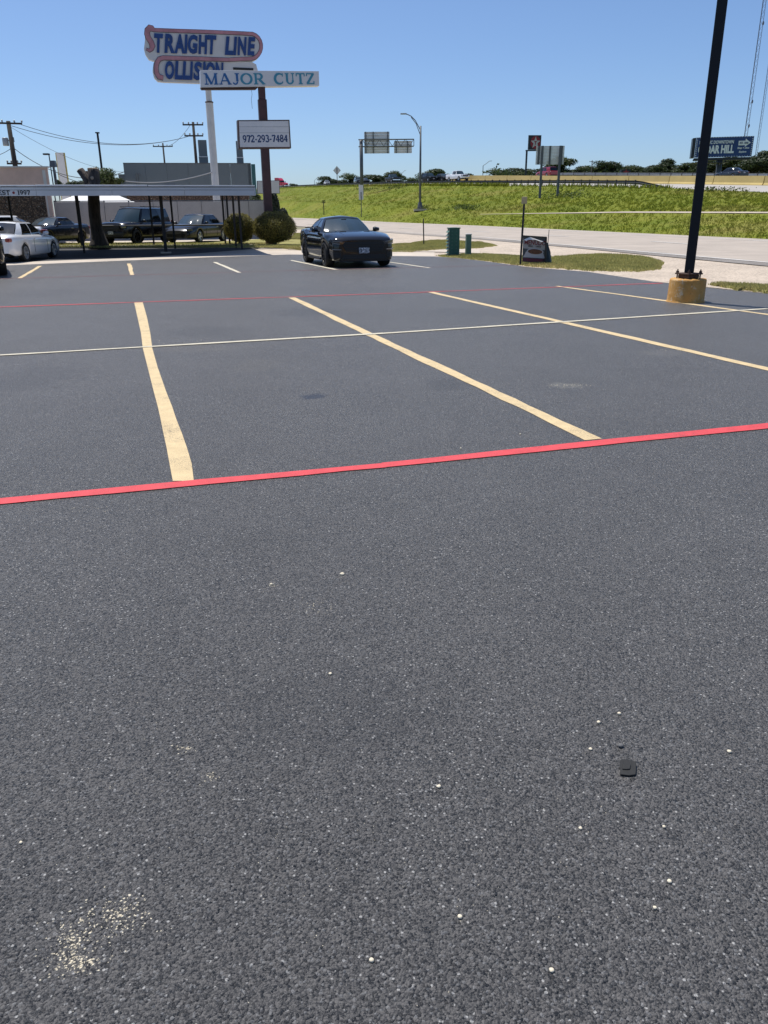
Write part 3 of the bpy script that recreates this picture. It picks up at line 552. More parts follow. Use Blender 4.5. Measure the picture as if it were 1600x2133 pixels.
def car(name, label, loc, head, S, paint, group=None, lod=0):
    """S: L, W, wb, xf (front axle x), r, tw, sill; top: knots of hood/deck centre line; belt: shoulder knots; width: plan knots; g: greenhouse"""
    root = empty(name, loc, math.atan2(head[1], head[0])); tag(root, label, S.get('cat', 'car'), group)
    L, W, r, tw = S['L'], S['W'], S['r'], S['tw']; xa = [S['xf']-S['wb'], S['xf']]; ra = r*S.get('arch', 1.13)
    top, belt, wid, bot = cr_curve(S['top']), cr_curve(S['belt']), cr_curve(S['width']), cr_curve(S['bot'])
    xs = set(); n = 18 if lod else 34
    for i in range(n+1): xs.add(round(-L/2+L*i/n, 4))
    for e in (.01, .03, .07, .12, .2): xs.add(round(-L/2+e, 4)); xs.add(round(L/2-e, 4))
    for w_ in xa:
        for k in range(13 if not lod else 7): xs.add(round(w_-ra*math.cos(math.pi*k/(12 if not lod else 6)), 4))
        xs.add(round(w_-ra-.004, 4)); xs.add(round(w_+ra+.004, 4))
    xs = sorted(x for x in xs if -L/2 <= x <= L/2); rows = []
    for x in xs:
        hw, zb, zs, zt = wid(x), bot(x), belt(x), top(x)
        for w_ in xa:
            if abs(x-w_) <= ra: zb = max(zb, r+math.sqrt(max(0, ra*ra-(x-w_)**2)))
        zm = bot(x)+(zs-bot(x))*.55; zm = max(zm, zb+.01); fl = S.get('flare', .0)
        for w_ in xa: fl_ = max(0, 1-abs(x-w_)/(ra*1.35)); hw += S.get('flare', 0.)*smoothstep(fl_)
        zs2 = max(zs, zb+.09); zm = min(zm, zs2-.06); zm = max(zm, zb+.02)
        cross = [(hw*.90, zb-.0), (hw*.97, zb+(zm-zb)*.12), (hw*.993, zb+(zm-zb)*.6), (hw, zm), (hw*.992, zm+(zs2-zm)*.5), (hw*.972, zm+(zs2-zm)*.82), (hw*.93, zs2), (hw*.85, zs2+(zt-zs2)*.35), (hw*.62, zs2+(zt-zs2)*.78), (hw*.32, zs2+(zt-zs2)*.96), (0, max(zt, zs2))]
        rows.append([(x, y, z) for y, z in cross])
    mb = MB(); m_ = len(rows[0]); full = []
    for rw in rows: full.append([(x, -y, z) for x, y, z in rw]+[(x, y, z) for x, y, z in reversed(rw[:-1])])
    k = 2*m_-1
    for rw in full: mb.v += rw
    for i in range(len(full)-1): mb.f += [(i*k+j, (i+1)*k+j, (i+1)*k+j+1, i*k+j+1) for j in range(k-1)]
    mb.f += [tuple(range(k)), tuple(reversed([(len(full)-1)*k+j for j in range(k)]))]
    body = fixn(mb.build('body', paint, root, True)); body.data.polygons.foreach_set('use_smooth', [len(p.vertices) == 4 for p in body.data.polygons])
    # underbody and wheel wells
    mb = MB(); zf = S['sill']; mb.box((0, 0, (zf+.5)/2+.04), (L*.93, W*.66, .5-zf+.04)); mb.box(((xa[0]+xa[1])/2, 0, zf+.15), (S['wb']-2*ra-.04, W*.86, .22)); mb.build('underbody', 'under', root)
    for w_ in xa:
        for s in (-1, 1):
            t, rm, dk = wheel_mesh(r, tw, S.get('rim', 'rim'), S.get('spokes', 5)); o = link('wheel', t, None, root); yy = s*(W/2-tw/2-S.get('inset', .03)); o.location = (w_, yy, r); o.rotation_euler.z = 0 if s < 0 else math.pi
            for me_, nm in ((rm, 'rim'), (dk, 'brake_disc')):
                q = link(nm, me_, None, o)
    # greenhouse
    G = S['g']; nz = 6
    def ring(side):
        b = G['b'] if side == 0 else G['r']; pts = []
        for (x, y) in b: pts.append((x, y))
        return pts
    B, T = ring(0), ring(1); kinds = ['windscreen', 'pillar', 'window', 'pillar', 'window', 'pillar', 'rear_window']; nsub = [6, 2, 4, 1, 4, 2, 6]
    zr = G['z']; crown = G.get('crown', .05)
    def gp(i, f, t, s, inset=0.):
        bx, by = B[i][0]+(B[i+1][0]-B[i][0])*f, B[i][1]+(B[i+1][1]-B[i][1])*f; tx, ty = T[i][0]+(T[i+1][0]-T[i][0])*f, T[i][1]+(T[i+1][1]-T[i][1])*f
        if kinds[i] in ('windscreen', 'rear_window'):       # bowed across
            e = (f if kinds[i] == 'windscreen' else 1-f); 
            bx = B[0][0]+(B[1][0]-B[0][0])*e**2 if i == 0 else B[7][0]+(B[6][0]-B[7][0])*e**2; tx = T[0][0]+(T[1][0]-T[0][0])*e**2 if i == 0 else T[7][0]+(T[6][0]-T[7][0])*e**2
        y_ = by+(ty-by)*t; zb_ = belt(bx)-.03 if by > .3 else belt(bx)-.03+(top(bx)-belt(bx))*(1-by/max(.01, B[1][1]))*.9; ze = zr-(.035 if kinds[i] not in ('windscreen', 'rear_window') else .035*(ty/max(.01, T[1][1]))**2)
        z_ = zb_+(ze-zb_)*t; bl = math.sin(math.pi*t)*.028; x_ = bx+(tx-bx)*t
        n = Vector((0, 1, .3)) if kinds[i] == 'window' or kinds[i] == 'pillar' else Vector((1 if i == 0 else -1, 0, .8)); n.normalize(); p = Vector((x_, y_, z_))+n*(bl-inset)
        return (p.x, s*p.y, p.z)
    shell = MB()
    for i, kd in enumerate(kinds):
        for s in (-1, 1):
            if kd == 'pillar': lv = [(0, 1, shell)]
            else: lv = [(0, .05, shell), (.93, 1, shell)]
            for t0, t1, tgt in lv:
                ns, nt_ = nsub[i], (nz if t1-t0 > .5 else 1)
                tgt.add([gp(i, a/ns, t0+(t1-t0)*b/nt_, s) for a in range(ns+1) for b in range(nt_+1)], [(a*(nt_+1)+b, (a+1)*(nt_+1)+b, (a+1)*(nt_+1)+b+1, a*(nt_+1)+b+1) for a in range(ns) for b in range(nt_)])
    # roof
    edge = [gp(i, a/nsub[i], 1, 1) for i in range(7) for a in range(nsub[i])]+[gp(6, 1, 1, 1)]
    loop = edge+[(x, -y, z) for x, y, z in reversed(edge[1:-1])]; cx = (T[0][0]+T[7][0])/2; n = len(loop); lay = [1, .93, .8, .5, .02]; rv = []
    for t in lay: rv += [(cx+(x-cx)*t, y*t, z+(zr-z)*(1-t)+crown*(1-t*t)*.6+(.012 if t < 1 else 0)) for x, y, z in loop]
    shell.add(rv, [(a*n+j, a*n+(j+1) % n, (a+1)*n+(j+1) % n, (a+1)*n+j) for a in range(len(lay)-1) for j in range(n)]+[tuple((len(lay)-1)*n+j for j in range(n))])
    fixn(shell.build('roof', G.get('paint', paint), root, True))
    def panel(i, nm, m, both=True):
        for grp in ([(-1,), (1,)] if both else [(-1, 1)]):
            pm = MB()
            for s in grp:
                ns = nsub[i]; pm.add([gp(i, a/ns, .03+.92*b/nz, s, .008) for a in range(ns+1) for b in range(nz+1)], [(a*(nz+1)+b, (a+1)*(nz+1)+b, (a+1)*(nz+1)+b+1, a*(nz+1)+b+1) for a in range(ns) for b in range(nz)])
            fixn(pm.build(nm, m, root, True))
    panel(0, 'windscreen', S.get('wglass', 'glass2'), False); panel(2, 'side_window', 'glass'); panel(4, 'side_window', 'glass'); panel(6, 'rear_window', 'glass', False)
    mb = MB(); n = len(loop); mb.add([(x*1., y*.97, belt(0)-.08) for x, y, z in [gp(i, a/nsub[i], 0, 1) for i in range(7) for a in range(nsub[i])]]+[], [])
    # small parts
    for (nm, m, c, d) in S.get('boxes', []):
        for s in ((-1, 1) if c[1] else (1,)):
            b = MB(); rz = 0
            if len(d) > 3: rz = d[3]*s
            b.box((0, 0, 0), d[:3]); o = b.build(nm, m, root); o.location = (c[0], c[1]*s, c[2]); o.rotation_euler.z = rz
            if not lod: bevel(o, min(d[:3])*.25, 2)
    for (nm, m, poly, x0, x1) in S.get('faces', []):       # outlines (y, z) drawn on nose or tail
        b = MB(); b.prism(poly, 0, 1); vv = [(x0+(x1-x0)*p[2], p[0], p[1]) for p in b.v]; b.v = vv; fixn(b.build(nm, m, root))
    if S.get('mirrors', True):
        for s in (-1, 1):
            mx = G['b'][2][0]-.12; my = G['b'][2][1]; mz = belt(mx)+.06; b = MB()
            b.lathe([(.001, -.09), (.06, -.075), (.085, 0), (.08, .06), (.001, .07)], 12, Matrix.Translation((mx, s*(my+.16), mz+.03)) @ Matrix.Rotation(R(90), 4, 'X') @ Matrix.Diagonal((.9, .8, 1.3, 1)))
            b.box((mx, s*(my+.05), mz-.02), (.06, .12, .03)); fixn(b.build('mirror', S.get('mirror_paint', paint), root, True))
    return root

def ghouse(xf, xr, rf, rr_, wb_, wr, z, b1, b2, c1, bowf=.18, bowr=.15, **kw):
    """xf/xr base of front and rear glass at the centre, rf/rr_ roof edges, wb_/wr half widths, b1/b2 B pillar, c1 start of C pillar"""
    d = dict(b=[(xf, 0), (xf-bowf, wb_*.94), (xf-bowf-.13, wb_), (b1, wb_), (b2, wb_), (c1, wb_*.985), (xr+bowr, wb_*.88), (xr, 0)],
             r=[(rf, 0), (rf-.05, wr*.93), (rf-.14, wr), (min(b1+.0, rf-.2), wr), (min(b2, rf-.3), wr), (max(rr_+.12, min(c1+.35, b2-.3)), wr), (rr_+.05, wr*.9), (rr_, 0)], z=z); d.update(kw); return d
def plan(L, W, nf=.80, nr=.84):
    h = W/2; return [(-L/2, h*nr*.93), (-L/2+.05, h*nr), (-L/2+.25, h*.945), (-L/2+.7, h*.985), (0, h), (L/2-.85, h*.985), (L/2-.35, h*.93), (L/2-.12, h*nf*1.06), (L/2-.03, h*nf*.95), (L/2, h*nf*.88)]

# --- the black coupe that faces the camera
L = 4.79; W = 1.915
coupe = dict(cat='car', L=L, W=W, wb=2.72, xf=1.52, r=.345, tw=.26, sill=.16, arch=1.10, flare=.035, inset=-.01, rim='rim_black', spokes=10,
    top=[(-L/2, .93), (-L/2+.12, 1.02), (-1.75, 1.04), (-1.2, 1.02), (.45, .99), (.95, .985), (1.5, .955), (2.0, .89), (2.25, .835), (2.34, .79), (L/2, .745)],
    belt=[(-L/2, .86), (-2.1, .98), (-1.4, .99), (-.6, .91), (.4, .905), (1.3, .90), (1.9, .855), (2.2, .80), (L/2, .70)],
    width=plan(L, W, .86, .86), bot=[(-L/2, .36), (-2.2, .24), (-1.5, .18), (1.0, .17), (2.0, .16), (L/2, .19)],
    g=ghouse(.86, -1.85, .02, -.85, .80, .535, 1.35, -.38, -.45, -1.30, bowf=.28, bowr=.12, crown=.05),
    mirrors=True, wglass='glass2',
    boxes=[('plate', 'plate', (2.425, 0, .47), (.012, .31, .155)), ('front_splitter', 'grille', (2.27, 0, .185), (.27, 1.42, .025)), ('tail_spoiler', 'grille', (-2.26, 0, 1.03), (.20, 1.36, .03)), ('hood_vent', 'grille', (1.30, .34, .958), (.36, .17, .012, .1)),
           ('roof_sensor', 'grille', (.16, 0, 1.27), (.05, .16, .06)), ('side_skirt', 'grille', (.08, .93, .20), (1.75, .05, .06))],
    faces=[('upper_grille', 'grille', [(-.56, .70), (-.62, .62), (-.52, .44), (.52, .44), (.62, .62), (.56, .70)], 2.36, 2.415), ('lower_grille', 'grille', [(-.60, .36), (-.66, .24), (.66, .24), (.60, .36)], 2.36, 2.41)])
mus = car('coupe', 'glossy black two-door coupe parked alone facing the camera', (-1.20, 25.7, 0), (.29, -.957), coupe, 'p_gloss')
mb = MB()
for i in range(3): mb.box((2.418, 0, .48+.07*i), (.012, 1.02+.06*i, .008))
mb.build('grille_bar', 'p_black', mus)
def corner_strip(name, m, path, s):                  # a lens or trim that follows the nose corner
    mb = MB(); n = len(path)
    for off in (0, -.03): mb.v += [(x+off, s*(y+off*.4), z) for x, y, z0, z1 in path for z in (z0, z1)]
    k = 2*n; mb.f += [(2*i, 2*i+2, 2*i+3, 2*i+1) for i in range(n-1)]+[(2*i+1, 2*i+3, k+2*i+3, k+2*i+1) for i in range(n-1)]+[(2*i, k+2*i, k+2*i+2, 2*i+2) for i in range(n-1)]+[(0, 1, k+1, k), (2*n-2, k+2*n-2, k+2*n-1, 2*n-1)]
    return fixn(mb.build(name, m, mus))
for s in (-1, 1):
    corner_strip('headlight', 'lamp_smoke', [(2.412, .54, .655, .705), (2.414, .70, .632, .725), (2.389, .785, .632, .735), (2.302, .882, .65, .755), (2.13, .915, .70, .775)], s)
    corner_strip('running_light', 'lamp_clear', [(2.419, .62, .690, .706), (2.421, .705, .700, .718), (2.396, .79, .705, .722), (2.310, .888, .715, .732)], s)
    corner_strip('running_light', 'lamp_clear', [(2.420, .70, .638, .655), (2.396, .79, .64, .66), (2.312, .888, .66, .678)], s)
    corner_strip('fog_slot', 'lamp_clear', [(2.416, .66, .485, .505), (2.392, .79, .485, .51), (2.305, .890, .49, .52)], s)
    corner_strip('corner_vent', 'grille', [(2.406, .67, .28, .42), (2.382, .775, .28, .43), (2.295, .868, .29, .43)], s)
    mb = MB(); mb.tube([(.92, s*.50, .985), (1.3, s*.52, .965), (1.75, s*.50, .915), (2.05, s*.46, .872)], [.004, .010, .010, .004], 6); mb.build('hood_crease', 'p_gloss', mus, True)

# --- generic shapes
def sedan(L=4.8, W=1.83, Hh=1.45, **kw):
    S = dict(L=L, W=W, wb=2.77, xf=1.42, r=.325, tw=.215, sill=.2, arch=1.12, inset=.02,
        top=[(-L/2, .90), (-2.2, 1.02), (-1.7, 1.04), (-1., 1.0), (.5, .99), (1.1, .97), (1.8, .86), (2.2, .74), (L/2, .62)], belt=[(-L/2, .84), (-2.1, .95), (-1.2, .945), (.6, .915), (1.5, .85), (2.1, .72), (L/2, .56)],
        width=plan(L, W, .82, .86), bot=[(-L/2, .34), (-2.1, .24), (0, .2), (2, .2), (L/2, .24)], g=ghouse(1.12, -1.75, .30, -.95, .78, .60, Hh-.03, -.22, -.32, -1.25, crown=.05),
        boxes=[('headlight', 'lamp_smoke', (2.16, .63, .66), (.3, .34, .13, -.5)), ('tail_light', 'lamp_red', (-2.30, .66, .80), (.2, .30, .15, .35)), ('plate', 'plate', (-L/2-.008, 0, .78), (.012, .32, .15)), ('door_handle', 'chrome', (-.55, .925, .80), (.16, .03, .03)), ('lower_grille', 'grille', (2.36, 0, .38), (.08, 1.1, .2)), ('door_gap', 'under', (-.55, .914, .56), (.012, .006, .5)), ('door_gap', 'under', (.72, .914, .53), (.012, .006, .45))]); S.update(kw); return S
def suv(L=4.6, W=1.9, Hh=1.75, boxy=0., **kw):
    S = dict(cat='suv', L=L, W=W, wb=2.7, xf=1.38, r=.36, tw=.23, sill=.26, arch=1.13, inset=.02,
        top=[(-L/2, .98), (-2.1, 1.08), (-1, 1.08), (.8, 1.10), (1.3, 1.10), (1.9, 1.04+.04*boxy), (2.2, .93+.10*boxy), (L/2, .80+.12*boxy)], belt=[(-L/2, .96), (-2, 1.05), (0, 1.03), (1.2, 1.03), (1.9, .98+.04*boxy), (L/2, .75+.15*boxy)],
        width=plan(L, W, .86, .9), bot=[(-L/2, .42), (-2, .30), (0, .26), (2, .30), (L/2, .38)], g=ghouse(1.15, -2.22, .50, -1.95, .82, .69, Hh-.04, -.15, -.25, -1.15, bowr=.06, crown=.05),
        boxes=[('headlight', 'lamp_clear', (2.17, .68, .86), (.2, .28, .14, -.3)), ('tail_light', 'lamp_red', (-2.22, .80, 1.0), (.12, .14, .3, .2)), ('grille', 'grille', (2.27, 0, .84), (.06, 1.05, .2)), ('bumper', 'grille', (2.25, 0, .52), (.12, 1.5, .16)), ('plate', 'plate', (2.318, 0, .56), (.012, .32, .15)), ('roof_rail', 'grille', (-.6, .62, Hh+.015), (2.0, .03, .035))]); S.update(kw); return S
def pickup(L=5.9, W=2.02, **kw):
    S = dict(cat='pickup', L=L, W=W, wb=3.68, xf=2.0, r=.40, tw=.27, sill=.36, arch=1.15, inset=.02,
        top=[(-L/2, 1.32), (-2.7, 1.34), (-.95, 1.34), (.9, 1.22), (1.4, 1.24), (2.3, 1.20), (2.7, 1.12), (L/2, 1.0)], belt=[(-L/2, 1.28), (-2.7, 1.30), (-.9, 1.30), (-.6, 1.2), (1.2, 1.17), (2.3, 1.12), (L/2, .98)],
        width=plan(L, W, .9, .93), bot=[(-L/2, .55), (-2, .5), (0, .46), (2, .48), (L/2, .5)], g=ghouse(1.35, -.98, .62, -.82, .86, .72, 1.90, .0, -.08, -.62, bowr=.04, crown=.06),
        boxes=[('headlight', 'lamp_clear', (2.80, .80, .98), (.2, .26, .2, -.2)), ('grille', 'grille', (2.91, 0, .95), (.08, 1.2, .30)), ('bumper', 'chrome', (2.90, 0, .62), (.16, 1.8, .18)), ('tail_light', 'lamp_red', (-2.88, .9, 1.08), (.1, .1, .35))]); S.update(kw); return S
# white sedan seen from its rear quarter, nose under the carport
W_ = sedan(rim='rim', spokes=5, g=ghouse(1.12, -1.85, .25, -1.05, .77, .60, 1.43, -.28, -.34, -1.2, crown=.04))
rr = g(48, 545); wc = Vector((rr.x, rr.y, 0))
wsd = car('sedan', 'white sedan with silver five-spoke wheels, nose under the carport', (wc.x-.80, wc.y+1.42, 0), (-.045, 1), W_, 'p_white'); wsd.scale = (1, .97, .89)
# black vehicle cut by the left edge
p = g(12, 577); car('parked_suv', 'black vehicle cut off by the left edge beside the white sedan', (p.x-.95-.78, p.y-.42+2.05, 0), (-.43, .90), suv(Hh=1.62), 'p_black')
# white hatch behind the white sedan
p = g(30, 512); car('parked_car', 'white car mostly hidden behind the white sedan', (-18.6, 40.0, .0), (-.95, -.3), sedan(L=4.5, Hh=1.5, g=ghouse(1.1, -1.9, .3, -1.2, .77, .6, 1.50, -.2, -.3, -1.3, crown=.04)), 'p_white')
car('convertible', 'dark navy soft-top car facing left beside the cut tree', (-17.2, 43.6, .10), (-.24, -.97), sedan(L=4.7, Hh=1.36, rim='rim_black', g=ghouse(.95, -1.5, .15, -.85, .76, .56, 1.33, -.35, -.42, -1.1, crown=.03)), 'p_navy', 'cars parked behind the carport')
car('parked_suv', 'boxy black suv with roof rails and front plate, behind carport posts', (-13.0, 44.6, .10), (-.31, -.95), suv(L=4.45, Hh=1.8, boxy=1., rim='rim_black'), 'p_black', 'cars parked behind the carport')
car('sedan', 'black four-door sedan parked right of the boxy black suv', (-10.1, 46.0, .10), (-.27, -.963), sedan(rim='rim', spokes=5), 'p_black', 'cars parked behind the carport')

# ================================================================== THINGS OF THE CAR PARK
# light pole on its yellow footing
B0 = g(1428, 628); lp = empty('light_pole', (B0.x, B0.y, 0)); tag(lp, 'square black light pole bolted to a yellow painted concrete footing', 'light pole')
mb = MB(); prof = [(.31, 0), (.302, .012), (.293, .04), (.290, .34), (.284, .362), (.262, .37), (.05, .372), (.001, .372)]; nS = 40
for r_, z_ in prof:
    for k in range(nS): a = 2*math.pi*k/nS; e = r_*(1+(.010*math.sin(3*a+z_*5)+.006*math.sin(7*a+1)+random.gauss(0, .0025))*(1 if r_ > .1 else 0)); mb.v.append((e*math.cos(a), e*math.sin(a), z_+(random.gauss(0, .005) if z_ > .3 else 0)))
mb.f += [(i*nS+k, i*nS+(k+1) % nS, (i+1)*nS+(k+1) % nS, (i+1)*nS+k) for i in range(len(prof)-1) for k in range(nS)]; mb.build('concrete_footing', 'yellow_conc', lp, True)
yw = -.36+R(45); mb = MB(); mb.box((0, 0, .405), (.24, .24, .06), yw); bevel(mb.build('grout_pad', 'rust', lp), .015)
mb = MB(); mb.box((0, 0, .448), (.31, .31, .024), yw); bevel(mb.build('base_plate', 'rust', lp), .006)
for k in range(4):
    a = yw+R(45)+k*R(90); c = (.178*math.cos(a), .178*math.sin(a)); mb = MB(); mb.tube([(c[0], c[1], .36), (c[0], c[1], .515)], .012, 8); mb.lathe([(.026, .461), (.026, .488)], 6, Matrix.Translation((c[0], c[1], 0))); mb.lathe([(.001, .489), (.026, .488)], 6, Matrix.Translation((c[0], c[1], 0))); mb.build('anchor_bolt', 'rust', lp)
mb = MB(); mb.box((0, 0, 3.95), (.15, .15, 6.97), -.36); o = bevel(mb.build('pole', 'black_metal', lp), .014, 3)
# small litter
p = g(1307, 1604); sc = MB(); poly = [(-.026, -.024), (-.004, -.028), (.014, -.025), (.019, -.012), (.028, .020), (.012, .026), (-.008, .029), (-.014, .024), (-.020, .0)]
sc.prism(poly, .0, .006, Matrix.Translation((p.x, p.y, .004)) @ Matrix.Rotation(R(8), 4, 'X')); sc.prism([(x*.5, y*.35) for x, y in poly], .005, .009, Matrix.Translation((p.x-.004, p.y, .004)) @ Matrix.Rotation(R(8), 4, 'X'))
tag(fixn(bevel(sc.build('rubber_scrap', 'scrap'), .0015)), 'small torn scrap of black rubber lying on the near asphalt', 'scrap')
def pebble(seed, s):
    rnd = random.Random(seed); bm = bmesh.new(); bmesh.ops.create_icosphere(bm, subdivisions=2, radius=s)
    for v in bm.verts: v.co *= rnd.uniform(.82, 1.12); v.co.z *= .7
    me = bpy.data.meshes.new('pebble'); bm.to_mesh(me); bm.free(); me.polygons.foreach_set('use_smooth', [True]*len(me.polygons)); return me
p = g(1293, 1556); o = link('pebble', pebble(3, .008), 'stone_grey', None, False, (p.x, p.y, .005)); tag(o, 'rounded grey pebble just behind the black rubber scrap', 'pebble')
PM = [pebble(k, .0055) for k in range(4)]
for i, (x, y) in enumerate([(1230, 1562), (1290, 1488), (1247, 1506), (1519, 1567), (1209, 1727), (1383, 1724), (1394, 1838), (914, 1640), (1149, 2023), (774, 2002), (958, 1912), (688, 1405), (713, 1197), (1364, 1893), (960, 935), (1084, 905), (565, 1218), (44, 1757)]):
    p = g(x, y); o = link('pebble', PM[i % 4], 'stone_pale', None, False, (p.x, p.y, .003)); k = random.uniform(.6, 1.1)*(1 if y > 1300 else 1.7); o.scale = (k, k, k); o.rotation_euler.z = random.uniform(0, 6); tag(o, 'tiny pale stone chip lying loose on the asphalt', 'pebble', 'loose pale chips on the asphalt')
# worn patches with pale stones showing
P = []; S_ = []
def patch(px, py, rx, ry, n, s0, s1, ring_=0.):
    c = g(px, py)
    for _ in range(n):
        u_, v_ = random.gauss(0, .5), random.gauss(0, .5)
        if ring_ and u_*u_+v_*v_ < .12: continue
        P.append((c.x+rx*u_, c.y+ry*v_, 0)); S_.append(s0+(s1-s0)*random.random()**2)
patch(150, 1960, .045, .075, 130, .0012, .0048); patch(255, 1895, .06, .04, 120, .0012, .0050); patch(165, 2010, .045, .025, 100, .0012, .0045); patch(205, 1950, .11, .10, 150, .001, .0036); patch(385, 1560, .03, .02, 40, .0016, .0035); patch(440, 1617, .022, .018, 26, .0016, .0035); patch(568, 1220, .02, .02, 16, .0018, .004); patch(670, 1265, .09, .07, 60, .0015, .0035, .5)
patch(1185, 803, .22, .09, 90, .002, .007); patch(390, 712, .5, .35, 40, .003, .009); patch(1410, 730, .3, .06, 25, .003, .009); patch(700, 1800, .6, .35, 150, .0008, .002); patch(1100, 1700, .7, .4, 150, .0008, .002); patch(185, 1060, .15, .06, 25, .002, .005); patch(300, 1600, .3, .3, 80, .0008, .0022); patch(900, 1300, 1., .6, 90, .001, .0025)
oc = np.array([(1, 0, 0), (0, 1, 0), (-1, 0, 0), (0, -1, 0), (0, 0, .75), (0, 0, -.5)], float); of = np.array([(0, 1, 4), (1, 2, 4), (2, 3, 4), (3, 0, 4), (1, 0, 5), (2, 1, 5), (3, 2, 5), (0, 3, 5)])
Vs = []; Fs = []
for i, (p, s) in enumerate(zip(P, S_)):
    a = random.uniform(0, 6.28); m = np.array([[math.cos(a), -math.sin(a), 0], [math.sin(a), math.cos(a), 0], [0, 0, 1]]); Vs.append((oc*np.array([1.25, .9, .8])*s*RNG.uniform(.75, 1.2, (6, 1))) @ m.T+np.array(p)); Fs.append(of+6*i)
b_ = stuff(np_mesh('exposed_stones', np.concatenate(Vs), np.concatenate(Fs), 'stone_pale')); b_['label'] = 'pale stones showing through worn asphalt'; b_['category'] = 'stones'

# utility pedestals
def box_taper(mb, c, d, k): 
    x, y, z = d[0]/2, d[1]/2, d[2]; mb.add([(c[0]+sx*x, c[1]+sy*y, c[2]) for sx, sy in ((-1, -1), (1, -1), (1, 1), (-1, 1))]+[(c[0]+sx*x*k, c[1]+sy*y*k, c[2]+z) for sx, sy in ((-1, -1), (1, -1), (1, 1), (-1, 1))], [(3, 2, 1, 0), (4, 5, 6, 7), (0, 1, 5, 4), (1, 2, 6, 5), (2, 3, 7, 6), (3, 0, 4, 7)])
p = g(944, 534); e = empty('utility_pedestal', (p.x, p.y, .0), .22); tag(e, 'dark green louvred utility pedestal on the verge', 'utility box')
mb = MB(); box_taper(mb, (0, 0, 0), (.38, .30, .96), .97); bevel(mb.build('cabinet', 'green_box', e), .02)
mb = MB(); mb.lathe([(.001, .02), (.12, .018), (.20, 0)], 4, Matrix.Translation((0, 0, .955)) @ Matrix.Rotation(R(45), 4, 'Z') @ Matrix.Diagonal((1.38, 1.08, 1, 1))); mb.box((0, 0, .95), (.41, .33, .035)); bevel(mb.build('lid', 'green_box', e), .01)
for k in range(7):
    mb = MB(); z_ = .16+k*.115; q = [(-.19, -.16, z_), (-.19, .16, z_), (-.245, .16, z_-.045), (-.245, -.16, z_-.045), (-.19, -.16, z_+.012), (-.19, .16, z_+.012)]; mb.add(q, [(0, 1, 2, 3), (4, 3, 2, 5), (0, 3, 4), (1, 5, 2)]); fixn(mb.build('louvre', 'green_box2', e))
    for xx in (-.10, .06):
        mb = MB(); mb.box((xx, -.152, z_), (.035, .02, .02)); mb.build('vent', 'green_box2', e)
mb = MB(); mb.box((0, 0, .03), (.46, .38, .08)); bevel(mb.build('base', 'green_box', e), .02)
p = g(975, 533); e = empty('marker_pedestal', (p.x, p.y, 0), .15); tag(e, 'slim faded green cable pedestal beside the louvred one', 'utility box')
mb = MB(); box_taper(mb, (0, 0, 0), (.19, .19, .72), .97); bevel(mb.build('post', 'green_box2', e), .02); mb = MB(); mb.box((0, 0, .735), (.205, .205, .04)); bevel(mb.build('cap', 'white_paint', e), .012)
# thin stake
p = g(883, 509, .05); mb = MB(); mb.tube([(p.x, p.y, 0), tuple(at(882, 455, p.y))], .028, 8); tag(mb.build('stake', 'post_black'), 'thin black stake standing on the verge right of the coupe', 'stake')
# poster sign and what leans on it
P0 = g(1084, 546, .07); yw = -.10; Mx = frame(P0, yw)
def pl(x, y): u, z = wall_pt(x, y, P0, yw); return (u, z-P0.z)
ms = empty('poster_sign', (0, 0, 0)); tag(ms, 'torn food poster on a low black frame with a bowl of stew', 'sign')
c0, c1, c2, c3 = pl(1088, 545), pl(1137, 548), pl(1138.5, 494), pl(1090, 491)
mb = MB(); mb.prism([c0, c1, c2, c3], -.02, .0, Mx); mb.build('board', 'menu_dark', ms)
lx = lambda s, t: ((c0[0]+(c1[0]-c0[0])*s)*(1-t)+(c3[0]+(c2[0]-c3[0])*s)*t, (c0[1]+(c1[1]-c0[1])*s)*(1-t)+(c3[1]+(c2[1]-c3[1])*s)*t)
def flat(name, pts, m, z, th=.003): mb = MB(); mb.prism([lx(*q) for q in pts], z, z+th, Mx); return fixn(mb.build(name, m, ms))
flat('poster', [(.0, .16), (1, .16), (1, .78), (.78, .80), (.30, .96), (.18, .82), (.06, .85), (0, .84)], 'menu_bg', .004)
flat('poster_band', [(0, .01), (1, .01), (1, .16), (0, .16)], 'menu_maroon', .004)
flat('poster_photo', [(0, .16), (1, .16), (1, .50), (0, .52)], 'menu_dark', .008)
flat('bowl', [(.02, .18), (.98, .18), (.92, .27), (.86, .40), (.5, .47), (.14, .40), (.08, .27)], 'bowl', .012)
flat('bowl_rim', [(.53+.36*math.cos(a*math.pi/12), .42+.125*math.sin(a*math.pi/12)) for a in range(24)], 'bowl', .016)
flat('stew', [(.53+.31*math.cos(a*math.pi/12), .42+.10*math.sin(a*math.pi/12)) for a in range(24)], 'stew', .02)
mb = MB(); a0, a1, a2, a3, a4 = lx(.03, .86), lx(.13, .80), lx(.29, .97), lx(.80, .80), lx(.88, .84)
mb.add([Mx @ Vector((q[0], q[1], z)) for q, z in ((a0, .03), (a1, .05), (a2, .035), (lx(.22, .86), .07), (a3, .05), (a4, .03), (lx(.55, .885), .06), (lx(.6, .89), .03))], [(0, 1, 3, 2), (2, 3, 6, 7), (7, 6, 4, 5)]); mb.build('torn_flap', 'canvas', ms)
hh = c3[1]-c0[1]; Mt = lambda s, t, z=.014: Mx @ Matrix.Translation((*lx(s, t), z)) @ Matrix.Rotation(math.atan2(c1[1]-c0[1], c1[0]-c0[0]), 4, 'Z')
